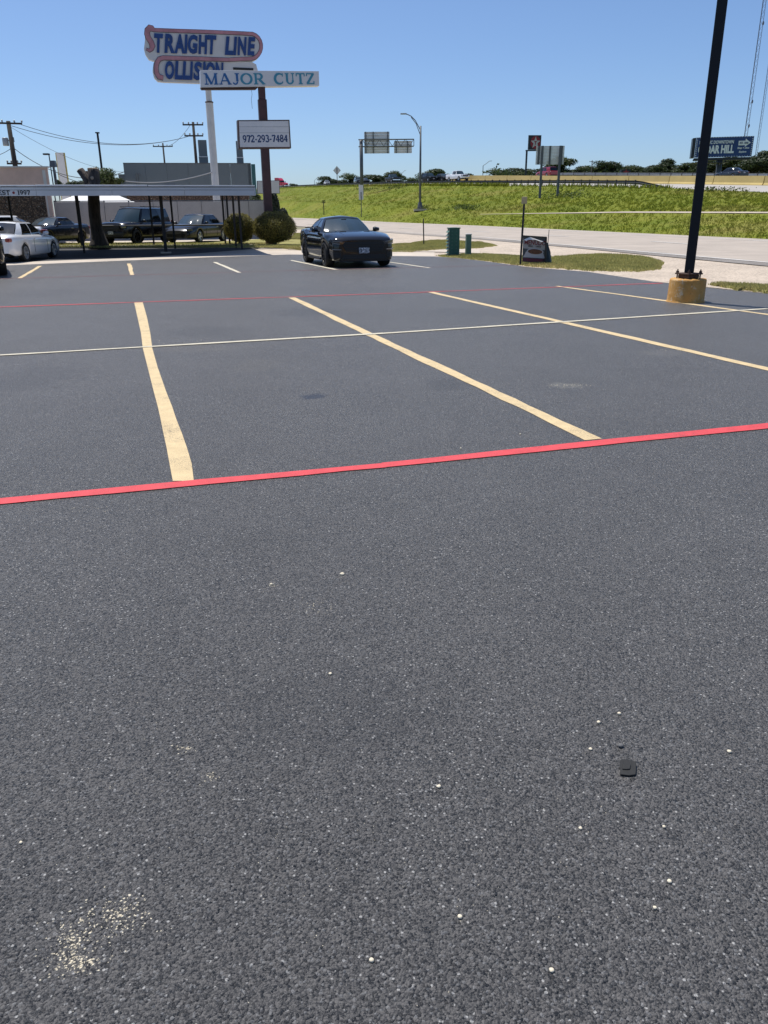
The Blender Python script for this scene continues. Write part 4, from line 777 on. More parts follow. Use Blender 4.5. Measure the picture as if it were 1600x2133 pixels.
text('MENUDO', hh*.24, Mt(.52, .755), 'menu_red', ms, offset=.02, sx=.83, depth=.003); text('SMALL      LARGE', hh*.085, Mt(.5, .62), 'ink', ms, offset=.02, sx=.80, depth=.003); text('TAQUERIA', hh*.14, Mt(.5, .085, .010), 'star_red', ms, sx=.95, depth=.003)
mb = MB(); t_ = at(1092, 425, P0.y+.02); mb.tube([(P0.x, P0.y-.02, .0), t_], .03, 8); mb.build('frame_post', 'post_black', ms)
mb = MB(); mb.box(t_+Vector((0, 0, .10)), (.16, .02, .19)); bevel(mb.build('reflector', 'amber', ms), .01)
q0 = g(1136, 548, .05); mb = MB(); mb.tube([(q0.x, q0.y, 0), at(1138, 494, q0.y)], .025, 8); mb.build('frame_post', 'post_black', ms)
mb = MB(); a_, b_2 = at(1088.5, 491, P0.y), at(1139, 494, q0.y); mb.tube([a_, b_2], .018, 6); mb.build('frame_rail', 'post_black', ms)
p = g(1140, 549, .03); bm = MB(); nR, nS = 9, 16; rnd = random.Random(5)
for i in range(nR):
    t = i/(nR-1); 
    for k in range(nS): a = 6.283*k/nS; r_ = (.135*(1-t)**.7+.02)*(1+.25*math.sin(5*a+6*t)*(.5+t)+rnd.gauss(0, .07)); bm.v.append((p.x+.02+r_*math.cos(a)*.8-.05*t, p.y+.1+r_*math.sin(a), .03+.58*t))
bm.f += [(i*nS+k, i*nS+(k+1) % nS, (i+1)*nS+(k+1) % nS, (i+1)*nS+k) for i in range(nR-1) for k in range(nS)]+[tuple((nR-1)*nS+k for k in range(nS))]
tag(bm.build('bag', 'plastic', None, True), 'crumpled dark plastic bag against the right post of the poster', 'bag')
mb = MB(); mb.tube([(p.x+.0, p.y+.15, 0), at(1144, 478, p.y+.2)], [.014, .009], 6); tag(mb.build('stake', 'post_black'), 'thin leaning rod behind the dark bag', 'stake')

# round shrubs
def shrub(name, label, base, rx, ry, hz, n, leaf, m='box', group=None, flat_=.6, parentless=False):
    e = empty(name, base); tag(e, label, 'shrub', group)
    bm = bmesh.new(); bmesh.ops.create_icosphere(bm, subdivisions=3, radius=1)
    for v in bm.verts: k = .88+.05*math.sin(7*v.co.x+3*v.co.z)+.03*math.sin(11*v.co.y); v.co = Vector((v.co.x*rx*k, v.co.y*ry*k, hz*(.54+.46*v.co.z*k) if True else 0))
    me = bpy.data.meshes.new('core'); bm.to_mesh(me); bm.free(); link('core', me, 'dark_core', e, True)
    d = RNG.normal(size=(n, 3)); d /= np.linalg.norm(d, axis=1)[:, None]; k = RNG.uniform(.86, 1.0, n)*(1+.03*np.sin(9*d[:, 0]+5*d[:, 2])+.03*np.sin(13*d[:, 1]+2)); sh = d*k[:, None]
    Pp = np.stack([sh[:, 0]*rx, sh[:, 1]*ry, hz*(.54+.46*sh[:, 2])], 1); up = d/np.array([rx, ry, hz*.5]); up /= np.linalg.norm(up, axis=1)[:, None]
    np_mesh('foliage', *leaf_quads(Pp, leaf, up), m, e); mb = MB(); mb.tube([(0, 0, -.05), (0, 0, hz*.3)], [.09, .07], 8); mb.build('stem', 'bark', e); return e
b1 = g(569, 516); shrub('round_shrub', 'large clipped round shrub left of the black coupe', (b1.x, b1.y+.9, .05), 1.04, .98, 1.58, 15000, .030)
shrub('round_shrub', 'smaller clipped shrub tucked behind the large round one', (-7.0, 41.3, .06), .80, .80, 1.5, 10000, .030)
shrub('ivy_column', 'dark narrow ivy-covered pillar at the end of the grey fence', tuple(at(571, 470, 50)[:2])+(.1,), .42, .42, 2.75, 5000, .05, 'ivy'); shrub('dark_shrub', 'dark shrub beyond the fence end left of the grass bank', tuple(at(590, 470, 51)[:2])+(.1,), .42, .42, 1.75, 3500, .05, 'ivy')

# ================================================================== CARPORT
cp = empty('carport', (0, 0, 0)); tag(cp, 'long flat-roofed carport with white fascia and thin black posts', 'carport')
ycp = R(14.5); FP = at(300, 407, 31.6); ud = Vector((math.cos(ycp), math.sin(ycp), 0)); nd = Vector((-math.sin(ycp), math.cos(ycp), 0))
def cl(x, y): return wall_pt(x, y, FP, ycp)
uR, zB = cl(530, 405.5)[0], cl(300, 407.5)[1]; zT = cl(300, 390)[1]; uL = cl(-260, 407)[0]; Lc = uR-uL; D = 9.0
Mc = Matrix.Translation(FP) @ Matrix.Rotation(ycp, 4, 'Z'); z0 = FP.z
def cbox(name, m, u0, u1, d0, d1, z0_, z1_, bev=0, parent=cp):
    mb = MB(); mb.box((0, 0, 0), (u1-u0, d1-d0, z1_-z0_)); o = mb.build(name, m, parent); o.matrix_local = Matrix.Translation(FP+ud*((u0+u1)/2)+nd*((d0+d1)/2)+Vector((0, 0, (z0_+z1_)/2-FP.z))) @ Matrix.Rotation(ycp, 4, 'Z')
    if bev: bevel(o, bev)
    return o
step = Lc/5
for i in range(5): cbox('fascia_panel', 'fascia', uL+i*step+.004, uL+(i+1)*step-.004, 0, .05, zB, zT, .006)
cbox('fascia_end', 'fascia', uR+.002, uR+.05, .0, .8, zB, zT, .006)
cbox('fascia_lip', 'dark_grey', uL, uR+.05, -.012, .06, zT+.002, zT+.03)
cbox('fascia_crease', 'dark_grey', uL, uR, -.006, -.001, zT-.10, zT-.088)
q = uL
for k, L_ in enumerate((5.2, 3.9, 4.4, 3.6, 4.2)):
    e_ = min(q+L_, uR+.06); cbox('roof_flashing', 'flash', q, e_-.03, -.03, .30, zT+.032, zT+.075+.012*(k % 2), .006); q = e_
    if q >= uR: break
rise = .34
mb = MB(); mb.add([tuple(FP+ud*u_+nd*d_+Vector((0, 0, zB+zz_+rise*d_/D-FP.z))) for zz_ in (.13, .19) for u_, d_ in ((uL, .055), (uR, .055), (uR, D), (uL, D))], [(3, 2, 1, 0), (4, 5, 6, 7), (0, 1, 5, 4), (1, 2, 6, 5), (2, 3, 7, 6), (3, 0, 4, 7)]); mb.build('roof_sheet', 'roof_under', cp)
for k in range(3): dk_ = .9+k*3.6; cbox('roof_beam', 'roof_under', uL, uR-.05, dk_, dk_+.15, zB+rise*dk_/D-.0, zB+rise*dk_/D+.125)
sg = cl(452, 389); cbox('roof_hatch', 'dark_grey', cl(343, 389)[0], cl(366, 389)[0], .4, .9, zT+.08, zT+.17)
for (bx, by, big) in ((346, 527, 1), (176, 527, 0), (365, 516, 0), (492, 515, 0), (504, 517, 0), (204, 519, 0), (182, 510, 0), (322, 509, 0), (467, 508, 0), (476, 508, 0), (36, 524, 0), (8, 519, 0), (-120, 524, 1)):
    zg = 0 if by > 518 else .10; p = g(bx, by, zg); zt_ = zB+.10+.3*min(1, max(0, (p-FP).dot(nd)/D)); rad = .065 if big else .042
    dd = (p-FP).dot(nd)
    if dd > D-.15: p = p-nd*(dd-D+.15)*.9
    mb = MB(); mb.box((p.x, p.y, (zg+zt_)/2-.02), (rad*2, rad*2, zt_-zg+.04), ycp); mb.build('post', 'post_black', cp)
    if big: mb = MB(); mb.box((p.x, p.y, .02), (.42, .32, .06), ycp); mb.build('post_footing', 'concrete', cp)
ra_, rb_ = g(215, 508, .1), g(478, 508, .1); 
mb = MB(); mb.tube([(ra_.x, ra_.y-1.2, 1.0), (rb_.x+.1, rb_.y-.6, 1.0)], .035, 8); mb.build('rail', 'post_black', cp)
Mf = frame(Vector((0, 0, 0)), ycp); 
def fas(u, z): return Matrix.Translation(FP+ud*u+Vector((0, 0, z-FP.z))-nd*.004) @ Matrix.Rotation(ycp, 4, 'Z') @ Matrix.Rotation(R(90), 4, 'X')
zc = cl(30, 402)[1]; hL = .145; e0, e1, n0, n1 = cl(-2, 402)[0], cl(21, 402)[0], cl(36, 402)[0], cl(62.5, 402)[0]; zl = zB+.035
serif('EST', e0-.03, e1, 0, hL, fas(0, zl), 'ink', cp, .006, bold=1.35); serif('1997', n0, n1, 0, hL, fas(0, zl), 'ink', cp, .006, bold=1.5)
mb = MB(); um = (e1+n0)/2; mb.prism([(um+.045*math.cos(a*math.pi/8), .07+.045*math.sin(a*math.pi/8)) for a in range(16)], 0, .006, fas(0, zl)); mb.build('dot', 'reddot', cp)

# cut-back tree by the carport
tb = g(206, 514, .1); tY = tb.y; tr = empty('cut_tree', (0, 0, 0)); tag(tr, 'pollarded tree trunk with sawn limbs rising behind the carport', 'tree')
def tp(x, y, dY=0): return at(x, y, tY+dY)
def gnarl(pts, rad, n=14):
    mb = MB(); mb.tube(pts, rad, n); rnd = random.Random(11); mb.v = [(x+rnd.gauss(0, .018), y+rnd.gauss(0, .018), z+rnd.gauss(0, .015)) for x, y, z in mb.v]; return mb
gnarl([tb-Vector((0, 0, .1)), tp(206, 507), tp(204, 495), tp(201, 475), tp(198, 450), tp(196, 425), tp(195, 405), tp(196, 385), tp(197, 372)], [.55, .42, .33, .29, .27, .26, .25, .26, .24]).build('trunk', 'bark', tr, True)
gnarl([tp(192, 392), tp(180, 374, .1), tp(166, 354, .1)], [.22, .17, .16]).build('limb', 'bark', tr, True); gnarl([tp(196, 392), tp(195, 372), tp(193, 351)], [.24, .26, .25]).build('limb', 'bark', tr, True); gnarl([tp(195, 390, .4), tp(181, 368, .5), tp(178, 357, .5)], [.2, .18, .17]).build('limb', 'bark', tr, True)
for c, d, r_ in ((tp(166, 354, .1), tp(166, 354, .1)-tp(180, 374, .1), .16), (tp(193, 351), Vector((0, 0, 1)), .25)):
    mb = MB(); Mq = Matrix.Translation(c) @ d.to_track_quat('Z', 'Y').to_matrix().to_4x4(); mb.lathe([(.001, .03), (r_*.8, .028), (r_*.97, .0)], 14, Mq); mb.build('saw_cut', 'cutwood', tr)
c = tp(196, 371)-Vector((0, .26, 0)); mb = MB(); mb.lathe([(.001, .02), (.05, .02), (.075, 0)], 10, Matrix.Translation(c) @ Matrix.Rotation(R(90), 4, 'X')); mb.build('knot', 'cutwood', tr)

# ================================================================== FENCE, BUILDINGS
fn = empty('panel_fence', (0, 0, 0)); tag(fn, 'long grey panel fence behind the parked cars', 'fence')
fa, fb = at(112, 419, 49.5), at(566, 419, 51.5); fd = (fb-fa); fd.z = 0; fL = fd.length; fyaw = math.atan2(fd.y, fd.x); fu = fd.normalized(); ftop = fa.z; nP = 9
def fbox(name, m, u0, u1, th, z0_, z1_, off=0): mb = MB(); mb.box((0, 0, 0), (u1-u0, th, z1_-z0_)); o = mb.build(name, m, fn); o.matrix_local = Matrix.Translation((fa.x+fu.x*(u0+u1)/2-fu.y*off, fa.y+fu.y*(u0+u1)/2+fu.x*off, (z0_+z1_)/2)) @ Matrix.Rotation(fyaw, 4, 'Z'); return o
for i in range(nP):
    fbox('panel', 'screen', fL*i/nP+.012, fL*(i+1)/nP-.012, .10, .02, ftop-.04-random.uniform(0, .03))
for i in range(nP+1): fbox('fence_post', 'dark_grey', fL*i/nP-.035, fL*i/nP+.035, .07, .0, ftop+.03, .09)
fbox('top_rail', 'dark_grey', 0, fL, .06, ftop-.03, ftop+.02, .09)
# pink stucco building at the left edge
pb = empty('stucco_building', (0, 0, 0)); tag(pb, 'pink stucco building with brown pebbled lower wall at the left edge', 'building')
pc = at(110, 440, 46.5); zt = at(104, 349, 46.5).z; ub = Vector((math.cos(R(9)), math.sin(R(9)), 0)); vb = Vector((-.36, .933, 0)); zmid = at(104, 396, 46.5).z
def slab(name, m, a, b, z0_, z1_, parent, th=.25):
    d = b-a; L_ = d.length; mb = MB(); mb.box((0, 0, 0), (L_, th, z1_-z0_)); o = mb.build(name, m, parent); n_ = Vector((-d.y, d.x, 0)).normalized(); o.matrix_local = Matrix.Translation(Vector(((a.x+b.x)/2, (a.y+b.y)/2, (z0_+z1_)/2))+n_*th/2) @ Matrix.Rotation(math.atan2(d.y, d.x), 4, 'Z'); return o
A0 = Vector((pc.x, pc.y, 0)); AL = A0-ub*9
slab('upper_wall', 'stucco', AL, A0, zmid, zt, pb); slab('lower_wall', 'pebble', AL+vb*.03, A0-ub*.30+vb*.03, .1, zmid-.003, pb); slab('corner_pilaster', 'stucco', A0-ub*.297-vb*.02, A0-ub*.002-vb*.02, .1, zmid-.006, pb)
slab('side_wall', 'stucco_white', A0+vb*.02, A0+vb*7, .1, zt-.12, pb); slab('parapet_cap', 'stucco_white', AL-vb*.06, A0+ub*.08-vb*.06, zt+.002, zt+.07, pb, .42)
mb = MB(); mb.add([(*AL.xy, zt-.3), (*A0.xy, zt-.3), (*(A0+vb*7).xy, zt-.3), (*(AL+vb*7).xy, zt-.3)], [(0, 1, 2, 3)]); mb.build('roof', 'dark_grey', pb)
p = at(111, 344, 49.5); mb = MB(); box_taper(mb, (p.x, p.y, p.z-.1), (.34, .34, .34), .75); mb.box((p.x, p.y, p.z-.5), (.1, .1, .9)); mb.build('roof_vent', 'dark_grey', pb)
mb = MB(); q = at(116, 362, 49); mb.tube([(q.x, q.y, q.z+.2), (q.x+.02, q.y-.06, q.z+.1), (q.x, q.y-.05, q.z-.9)], .03, 6); mb.build('service_conduit', 'dark_grey', pb)
# grey building
gb = empty('metal_building', (0, 0, 0)); tag(gb, 'grey flat-topped building with brown lower wall behind the carport', 'building')
ga, gbp = at(263, 400, 64), at(526, 400, 65.5); zt = at(395, 341, 64.8).z; zmid = at(395, 402, 64.8).z; g0, g1 = Vector((ga.x, ga.y, 0)), Vector((gbp.x, gbp.y, 0)); gd = (g1-g0).normalized(); gn = Vector((-gd.y, gd.x, 0))
for i in range(6):
    a = g0+(g1-g0)*(i/6)+gd*.006; b = g0+(g1-g0)*((i+1)/6)-gd*.006; slab('wall_panel', 'grey_wall', a, b, zmid, zt, gb)
slab('lower_wall', 'pebble', g0+gn*.05, g1+gn*.05, .05, zmid-.004, gb); slab('side_wall', 'grey_wall', g1+gd*.002, g1+gn*10+gd*.002, .05, zt-.004, gb); slab('side_wall', 'grey_wall', g0+gn*10, g0+gn*.3, .05, zt-.01, gb); slab('coping', 'dark_grey', g0-gn*.03, g1-gn*.03, zt+.002, zt+.06, gb, .3)
slab('corner_trim', 'teal', g1+gd*.02-gn*.02, g1+gd*.32-gn*.02, .05, zt-.02, gb, .3)
slab('low_wing', 'grey_wall', g0-gd*.5+gn*.5, g0-gd*.02+gn*.5, .05, at(258, 362, 64).z, gb)
mb = MB(); mb.add([(*g0.xy, zt-.2), (*g1.xy, zt-.2), (*(g1+gn*10).xy, zt-.2), (*(g0+gn*10).xy, zt-.2)], [(0, 1, 2, 3)]); mb.build('roof', 'dark_grey', gb)
for px in (284, 289):
    q = at(px, 375, 63.8); mb = MB(); zt2 = at(px, 363, 63.8).z; mb.tube([(q.x, q.y, at(px, 388, 63.8).z), (q.x, q.y, zt2), (q.x+.12, q.y-.1, zt2+.06), (q.x+.2, q.y-.1, zt2-.1)], .035, 6); mb.build('gooseneck', 'dark_grey', gb)
# two tall sheet-metal stacks behind
for lab, x0, x1, y0, Y_ in (('tall grey sheet-metal stack left of the white sign pole', 414, 436, 291, 68), ('tall grey sheet-metal stack behind the phone number board', 493, 509, 293, 68)):
    a, b = at(x0, 345, Y_), at(x1, 345, Y_); zt2 = at(x0, y0, Y_).z; e = empty('metal_stack', ((a.x+b.x)/2, Y_, 0), .25); tag(e, lab, 'stack', 'metal stacks behind the grey building'); w2 = (b.x-a.x)*.82
    mb = MB(); mb.box((0, 0, zt2*.41), (w2, w2, zt2*.82)); mb.build('lower_duct', 'grey_wall', e); mb = MB(); mb.box((0, 0, zt2*.912), (w2*.94, w2*.94, zt2*.165)); mb.build('upper_duct', 'grey_wall', e); mb = MB(); mb.box((0, 0, zt2*.825), (w2*1.05, w2*1.05, .06)); mb.build('flange', 'alum', e)
# white canopy tent behind the fence
tc_ = at(208, 440, 56); te = empty('canopy_tent', (tc_.x, 56, .05), .2); tag(te, 'white peaked canopy tent just behind the grey fence', 'tent'); zv = at(208, 424, 56).z; zp = at(208, 404, 56).z; s2 = 2.3
mb = MB(); mb.add([(-s2, -s2, zv), (s2, -s2, zv), (s2, s2, zv), (-s2, s2, zv), (-.9, -.9, zp), (.9, -.9, zp), (.9, .9, zp), (-.9, .9, zp), (0, 0, zp+.12)], [(0, 1, 5, 4), (1, 2, 6, 5), (2, 3, 7, 6), (3, 0, 4, 7), (4, 5, 8), (5, 6, 8), (6, 7, 8), (7, 4, 8)]); mb.build('canopy', 'canvas', te)
mb = MB()
for a in range(4): m = Matrix.Rotation(a*math.pi/2, 3, 'Z'); mb.box(m @ Vector((0, -s2, zv-.14)), (2*s2, .01, .28), a*math.pi/2)
mb.build('valance', 'canvas', te)
for sx in (-1, 1):
    for sy in (-1, 1): mb = MB(); mb.tube([(sx*s2*.97, sy*s2*.97, 0), (sx*s2*.97, sy*s2*.97, zv)], .03, 6); mb.build('leg', 'white_paint', te)

# ================================================================== SIGNS
SY = R(16)
# the two-tier sign with ribbon lettering
SP = at(440, 150, 56.); Ms = frame(SP, SY); ss = empty('ribbon_sign', (0, 0, 0)); tag(ss, 'tall two-tier white sign with faded pink ribbon and blue italic lettering', 'sign')
def sp(cx, cy):
    u, z = wall_pt(280+cx/4, 30+cy/4, SP, SY); return (u, z-SP.z)
def arcpx(cx, cy, rx, ry, a0, a1, n=8): return [(cx+rx*math.cos(R(a)), cy-ry*math.sin(R(a))) for a in [a0+(a1-a0)*i/n for i in range(n+1)]]
upper = [(165, 113), (575, 128), (985, 146)]+arcpx(965, 268, 105, 122, 75, -85, 10)[0:]+[(600, 384), (205, 366), (170, 388)]+[(120, 372), (92, 330), (80, 285), (88, 215), (86, 150)]+arcpx(126, 128, 38, 34, 165, 45, 6)
lower = [(205, 352)]+[(980, 395), (1015, 415), (1030, 470), (1028, 560), (1010, 612), (800, 604), (545, 572), (250, 562), (195, 556), (165, 525), (152, 470), (158, 410), (175, 370)]
for nm, pl_, z0_, z1_ in (('upper_cabinet', upper, -.45, .0), ('lower_cabinet', lower, -.44, -.03)):
    mb = MB(); mb.prism([sp(*q) for q in pl_], z0_, z1_, Ms); fixn(mb.build(nm, 'sign_white', ss))
rib = [(98, 288), (125, 302), (142, 290), (150, 262), (140, 232), (118, 198), (105, 165), (108, 132), (128, 112), (150, 118), (165, 130), (375, 138), (575, 144), (780, 152), (980, 162)]+arcpx(965, 265, 92, 105, 78, -78, 9)+[(780, 378), (575, 371), (400, 366), (240, 362), (208, 372), (188, 402), (180, 445), (186, 490), (205, 520), (240, 530)]
RP = [sp(*q) for q in rib]; wp = (Vector(sp(300, 100))-Vector(sp(300, 138))).length
nn_ = len(RP); ww = [wp*(.35+.65*min(1, i/3)) if i < 3 else (wp*(1.15 if i < 10 else .72) if i < nn_-9 else wp*(.8+.25*(i-nn_+9)/9)) for i in range(nn_)]
mb = MB(); mb.stroke(RP, [w_+.05 for w_ in ww], .002, .03, Ms); mb.build('ribbon_outline', 'outline', ss); mb = MB(); mb.stroke(RP, ww, .006, .045, Ms); mb.build('ribbon', 'pink', ss)
def place(cx, cy, z=.02, yaw=SY): return Ms @ Matrix.Translation((*sp(cx, cy), z))
def fit_text(s, xa, xb, yc, hpx, m, shear, off, z=.012, parent=ss, dep=.035):
    o = text(s, 1., Matrix.Identity(4), m, parent, shear=shear, offset=off, depth=dep); vv = [v.co for v in o.data.vertices]; x0, x1 = min(v.x for v in vv), max(v.x for v in vv); y0, y1 = min(v.y for v in vv), max(v.y for v in vv)
    a, b = Vector(sp(xa, yc)), Vector(sp(xb, yc)); hh_ = (Vector(sp(xa, yc))-Vector(sp(xa, yc+hpx))).length
    T = Ms @ Matrix.Translation(((a.x+b.x)/2, (a.y+b.y)/2, z+dep)) @ Matrix.Diagonal(((b.x-a.x)/(x1-x0), hh_/(y1-y0), 1, 1)) @ Matrix.Translation((-(x0+x1)/2, -(y0+y1)/2, 0)); o.data.transform(T); return o
for nm, off, dep, m in (('o', .075, .02, 'outline'), ('f', .045, .035, 'navy')):
    pass
def tilt_fit(s, xa, ya, xb, yb, hpx, m='navy', off=.045):
    """letters one by one along a sloping base line"""
    wd = {'I': .42, ' ': .7, 'L': .85, 'T': .9, 'E': .85}; tot = sum(wd.get(c, 1.) for c in s); x = 0
    for c in s:
        k = wd.get(c, 1.)
        if c != ' ':
            f0, f1 = x/tot, (x+k*.93)/tot; yc = ya+(yb-ya)*(f0+f1)/2; fit_text(c, xa+(xb-xa)*f0-4, xa+(xb-xa)*f1+4, yc, hpx, m, .22, off)
        x += k
tilt_fit('TRAIGHT', 172, 240, 690, 256, 158); tilt_fit('LINE', 752, 262, 1012, 268, 152); tilt_fit('OLLISION', 258, 464, 748, 478, 152)
mb = MB(); a = sp(822, 440); b = sp(992, 466); mb.prism([(a[0], a[1]), (b[0], a[1]), (b[0], b[1]), (a[0], b[1])], -.03, .0, Ms); mb.build('dark_panel', 'ink', ss)
pt = at(433, 172, 56.25); pbm = at(449.5, 395, 56.25); xb = (pt.x+pbm.x)/2; zst = at(434, 213, 56.25).z
mb = MB(); mb.tube([(xb, 56.25, 0), (xb, 56.25, zst)], .235, 28); mb.build('pole', 'white_paint', ss); mb = MB(); mb.tube([(xb, 56.25, zst-.1), (xb, 56.25, pt.z+1.5)], .185, 28); mb.build('upper_pole', 'white_paint', ss); mb = MB(); mb.lathe([(.24, -.04), (.26, -.03), (.26, .03), (.24, .04)], 16, Matrix.Translation((xb, 56.25, zst))); mb.build('collar', 'rust', ss)
# barber sign with phone board
MP = at(556, 300, 41.); Mm = frame(MP, SY); sg = empty('pylon_sign', (0, 0, 0)); tag(sg, 'maroon pole sign with long white name board above a phone number board', 'sign')
def mp(x, y, P0=MP): u, z = wall_pt(x, y, MP, SY); return (u, z-MP.z)
def cabinet(name, m, pts, z0_, z1_, bev=.012): mb = MB(); mb.prism([mp(*q) for q in pts], z0_, z1_, Mm); return bevel(fixn(mb.build(name, m, sg)), bev)
cabinet('name_board', 'sign_white2', [(417.5, 183), (664, 179.5), (663, 149), (416.5, 147)], -.30, .14)
cabinet('board_trim', 'brown_trim', [(418.5, 184.8), (536, 183.2), (536, 182.0), (418.5, 183.4)], -.28, .12, .004)
cabinet('board_tray', 'maroon', [(420, 186.6), (533, 186.2), (536, 183.5), (419, 185.2)], -.25, .05, .004)
cabinet('phone_frame', 'brown_trim', [(496.5, 310), (606, 309.2), (602.5, 249.6), (494, 250.3)], -.34, .10)
cabinet('phone_face', 'sign_white2', [(499.5, 306.8), (603, 306.2), (600, 252.4), (497.2, 253)], .10, .112, .002)
for yy in (264.5, 277): mb = MB(); a, b = mp(498, yy), mp(601, yy); mb.box((0, 0, 0), (1, 1, 1)); mb = MB(); mb.stroke([a, b], .012, .112, .117, Mm); mb.build('letter_rail', 'grey_metal', sg)
a, b, cc = mp(426, 177), mp(655, 176), mp(426, 152)
cols = ['cutz', 'cutz', 'cutz', 'cutz2', 'cutz2', 'cutz2', 'cutz2', 'cutz', 'cutz2', 'cutz2']
tl = math.atan2(b[1]-a[1], b[0]-a[0]); MmL = Mm @ Matrix.Translation((a[0], a[1], .142)) @ Matrix.Rotation(tl, 4, 'Z')
serif('MAJOR', 0, (mp(552, 177)[0]-a[0]), 0, (cc[1]-a[1])*.92, MmL, 'cutz', sg, .012, bold=1.35, colors=cols); serif('CUTZ', mp(571, 177)[0]-a[0], b[0]-a[0], 0, (cc[1]-a[1])*.92, MmL, 'cutz2', sg, .012, bold=1.35)
a, b, cc = mp(506, 297), mp(599, 295.5), mp(506, 282.5); tl = math.atan2(b[1]-a[1], b[0]-a[0]); serif('972-293-7484', 0, b[0]-a[0], 0, (cc[1]-a[1]), Mm @ Matrix.Translation((a[0], a[1], .113)) @ Matrix.Rotation(tl, 4, 'Z'), 'phone', sg, .006, bold=1.4)
def on(x, y): u, z = mp(x, y); return u
uP = (on(545, 190)+on(560, 440))/2; pw = .33; c = Mm @ Vector((uP, 0, -.09)); 
zA, zM, zBt = at(545, 152, 41).z, at(547, 207, 41).z, 0
mb = MB(); mb.box((c.x, c.y, zM/2), (pw+.06, .30, zM), SY); bevel(mb.build('pole', 'maroon', sg), .015); mb = MB(); mb.box((c.x, c.y, (zM+zA)/2+.002), (pw-.02, .24, zA-zM), SY); bevel(mb.build('upper_pole', 'maroon', sg), .012)
w0 = mp(524, 188); mb = MB(); mb.tube([Mm @ Vector((w0[0], w0[1]+.1, -.1)), Mm @ Vector((w0[0]+.03, w0[1]-.15, -.1)), Mm @ Vector((w0[0]-.02, w0[1]-.35, -.1)), Mm @ Vector((w0[0], w0[1]-.75, -.1))], .008, 5); mb.build('loose_wire', 'ink', sg)
# low sign board behind the maroon pole
LP = at(559, 390, 46); le = empty('low_board', (0, 0, 0)); tag(le, 'plain pale grey sign board behind the maroon pole', 'sign'); Ml = frame(LP, SY)
q = [wall_pt(x, y, LP, SY) for x, y in ((536, 403.5), (583, 403), (582, 375.5), (535.5, 376.5))]; mb = MB(); mb.prism([(u, z-LP.z) for u, z in q], -.16, 0, Ml); fixn(mb.build('frame', 'dark_grey', le)); mb = MB(); cxx = sum(u for u, z in q)/4; czz = sum(z-LP.z for u, z in q)/4; mb.prism([(cxx+(u-cxx)*.96, czz+(z-LP.z-czz)*.93) for u, z in q], 0, .012, Ml); fixn(mb.build('face', 'sign_white', le)); mb = MB(); mb.tube([Ml @ Vector((cxx, 0, -.08)), (Ml @ Vector((cxx, 0, -.08))).xy.to_3d()], .06, 8); mb.build('post', 'dark_grey', le)

# ================================================================== UTILITY POLES, MASTS, WIRES
def upole(label, px, yt, yb, Y, arms, r0=.16, extra=None, group='wooden utility poles'):
    p = at(px, yt, Y); e = empty('utility_pole', (p.x, Y, 0)); tag(e, label, 'utility pole', group); H_ = p.z; mb = MB(); mb.tube([(0, 0, 0), (0, 0, H_)], [r0*1.25, r0*.8], 10); mb.build('shaft', 'pole_wood', e, True)
    for (ya, half, yaw_) in arms:
        za = at(px, ya, Y).z; m = Matrix.Rotation(yaw_, 3, 'Z'); mb = MB(); mb.box((0, -.12, za), (2*half, .10, .13), yaw_); mb.build('crossarm', 'pole_wood', e)
        for s in (-1, -.45, .45, 1): c = m @ Vector((s*half*.95, -.12, 0)); mb = MB(); mb.lathe([(.05, 0), (.05, .05), (.09, .07), (.05, .12), (.07, .16), (.001, .2)], 8, Matrix.Translation((c.x, c.y, za+.066))); mb.build('insulator', 'grey_metal', e)
    return e, H_
e, h1 = upole('utility pole with a grey transformer rising above the pink building', 17, 252, 345, 70, [(257, 1.05, .35), (341, .55, .3)], .2)
za, zb_ = at(12, 287, 70).z, at(12, 304, 70).z; mb = MB(); mb.lathe([(.001, 0), (.22, .0), (.23, .05), (.23, za-zb_-.05), (.2, za-zb_), (.001, za-zb_+.02)], 14, Matrix.Translation((-.42, -.12, zb_))); mb.build('transformer', 'trafo', e, True)
mb = MB(); mb.box((-.2, -.05, zb_+.4), (.3, .06, .08)); mb.box((.24, -.1, zb_+.45), (.08, .08, .35)); mb.build('bracket', 'dark_grey', e)
upole('utility pole with two crossarms left of the white sign pole', 402, 254, 340, 85, [(260, .98, .1), (283, .9, .1)], .15); upole('short distant utility pole above the grey building roof', 339, 298, 340, 120, [(305, 1.35, .05)], .13); upole('tiny far utility pole above the right tree line', 1234, 334, 362, 260, [(337, 1.1, .5)], .16)
def lamp(label, px, yt, Y, head, r0=.05, zb_=0, arm=0.):
    p = at(px, yt, Y); e = empty('area_lamp', (p.x, Y, zb_)); tag(e, label, 'lamp post'); mb = MB(); mb.tube([(0, 0, 0), (0, 0, p.z-zb_)], [r0*1.2, r0], 8); mb.build('pole', 'black_metal', e); mb = MB(); mb.box((arm, 0, p.z-zb_+.04), (head, .3, .09)); mb.build('lamp_head', 'black_metal', e); return e
lamp('thin dark lamp post above the pollarded tree', 203, 277.5, 75, .3, .09); lamp('short lamp post with side head above the pink building', 102, 322.5, 55, .34, .035, arm=-.16)
# tapered yellow pylon
p0, p1 = at(126, 390, 80), at(144, 390, 80); zt = at(133, 318, 80).z; e = empty('tapered_pylon', ((p0.x+p1.x)/2, 80, 0), .15); tag(e, 'tall tapered pale pylon with yellow edges above the fence', 'pylon'); wd = (p1.x-p0.x)
mb = MB(); box_taper(mb, (0, 0, 0), (wd*.9, .5, zt), .85); mb.build('face', 'canvas', e)
for s in (-1, 1):
    mb = MB(); mb.tube([(s*wd*.5, 0, 0), (s*wd*.43, 0, zt)], wd*.10, 4); mb.build('edge', 'pylon_yellow', e)
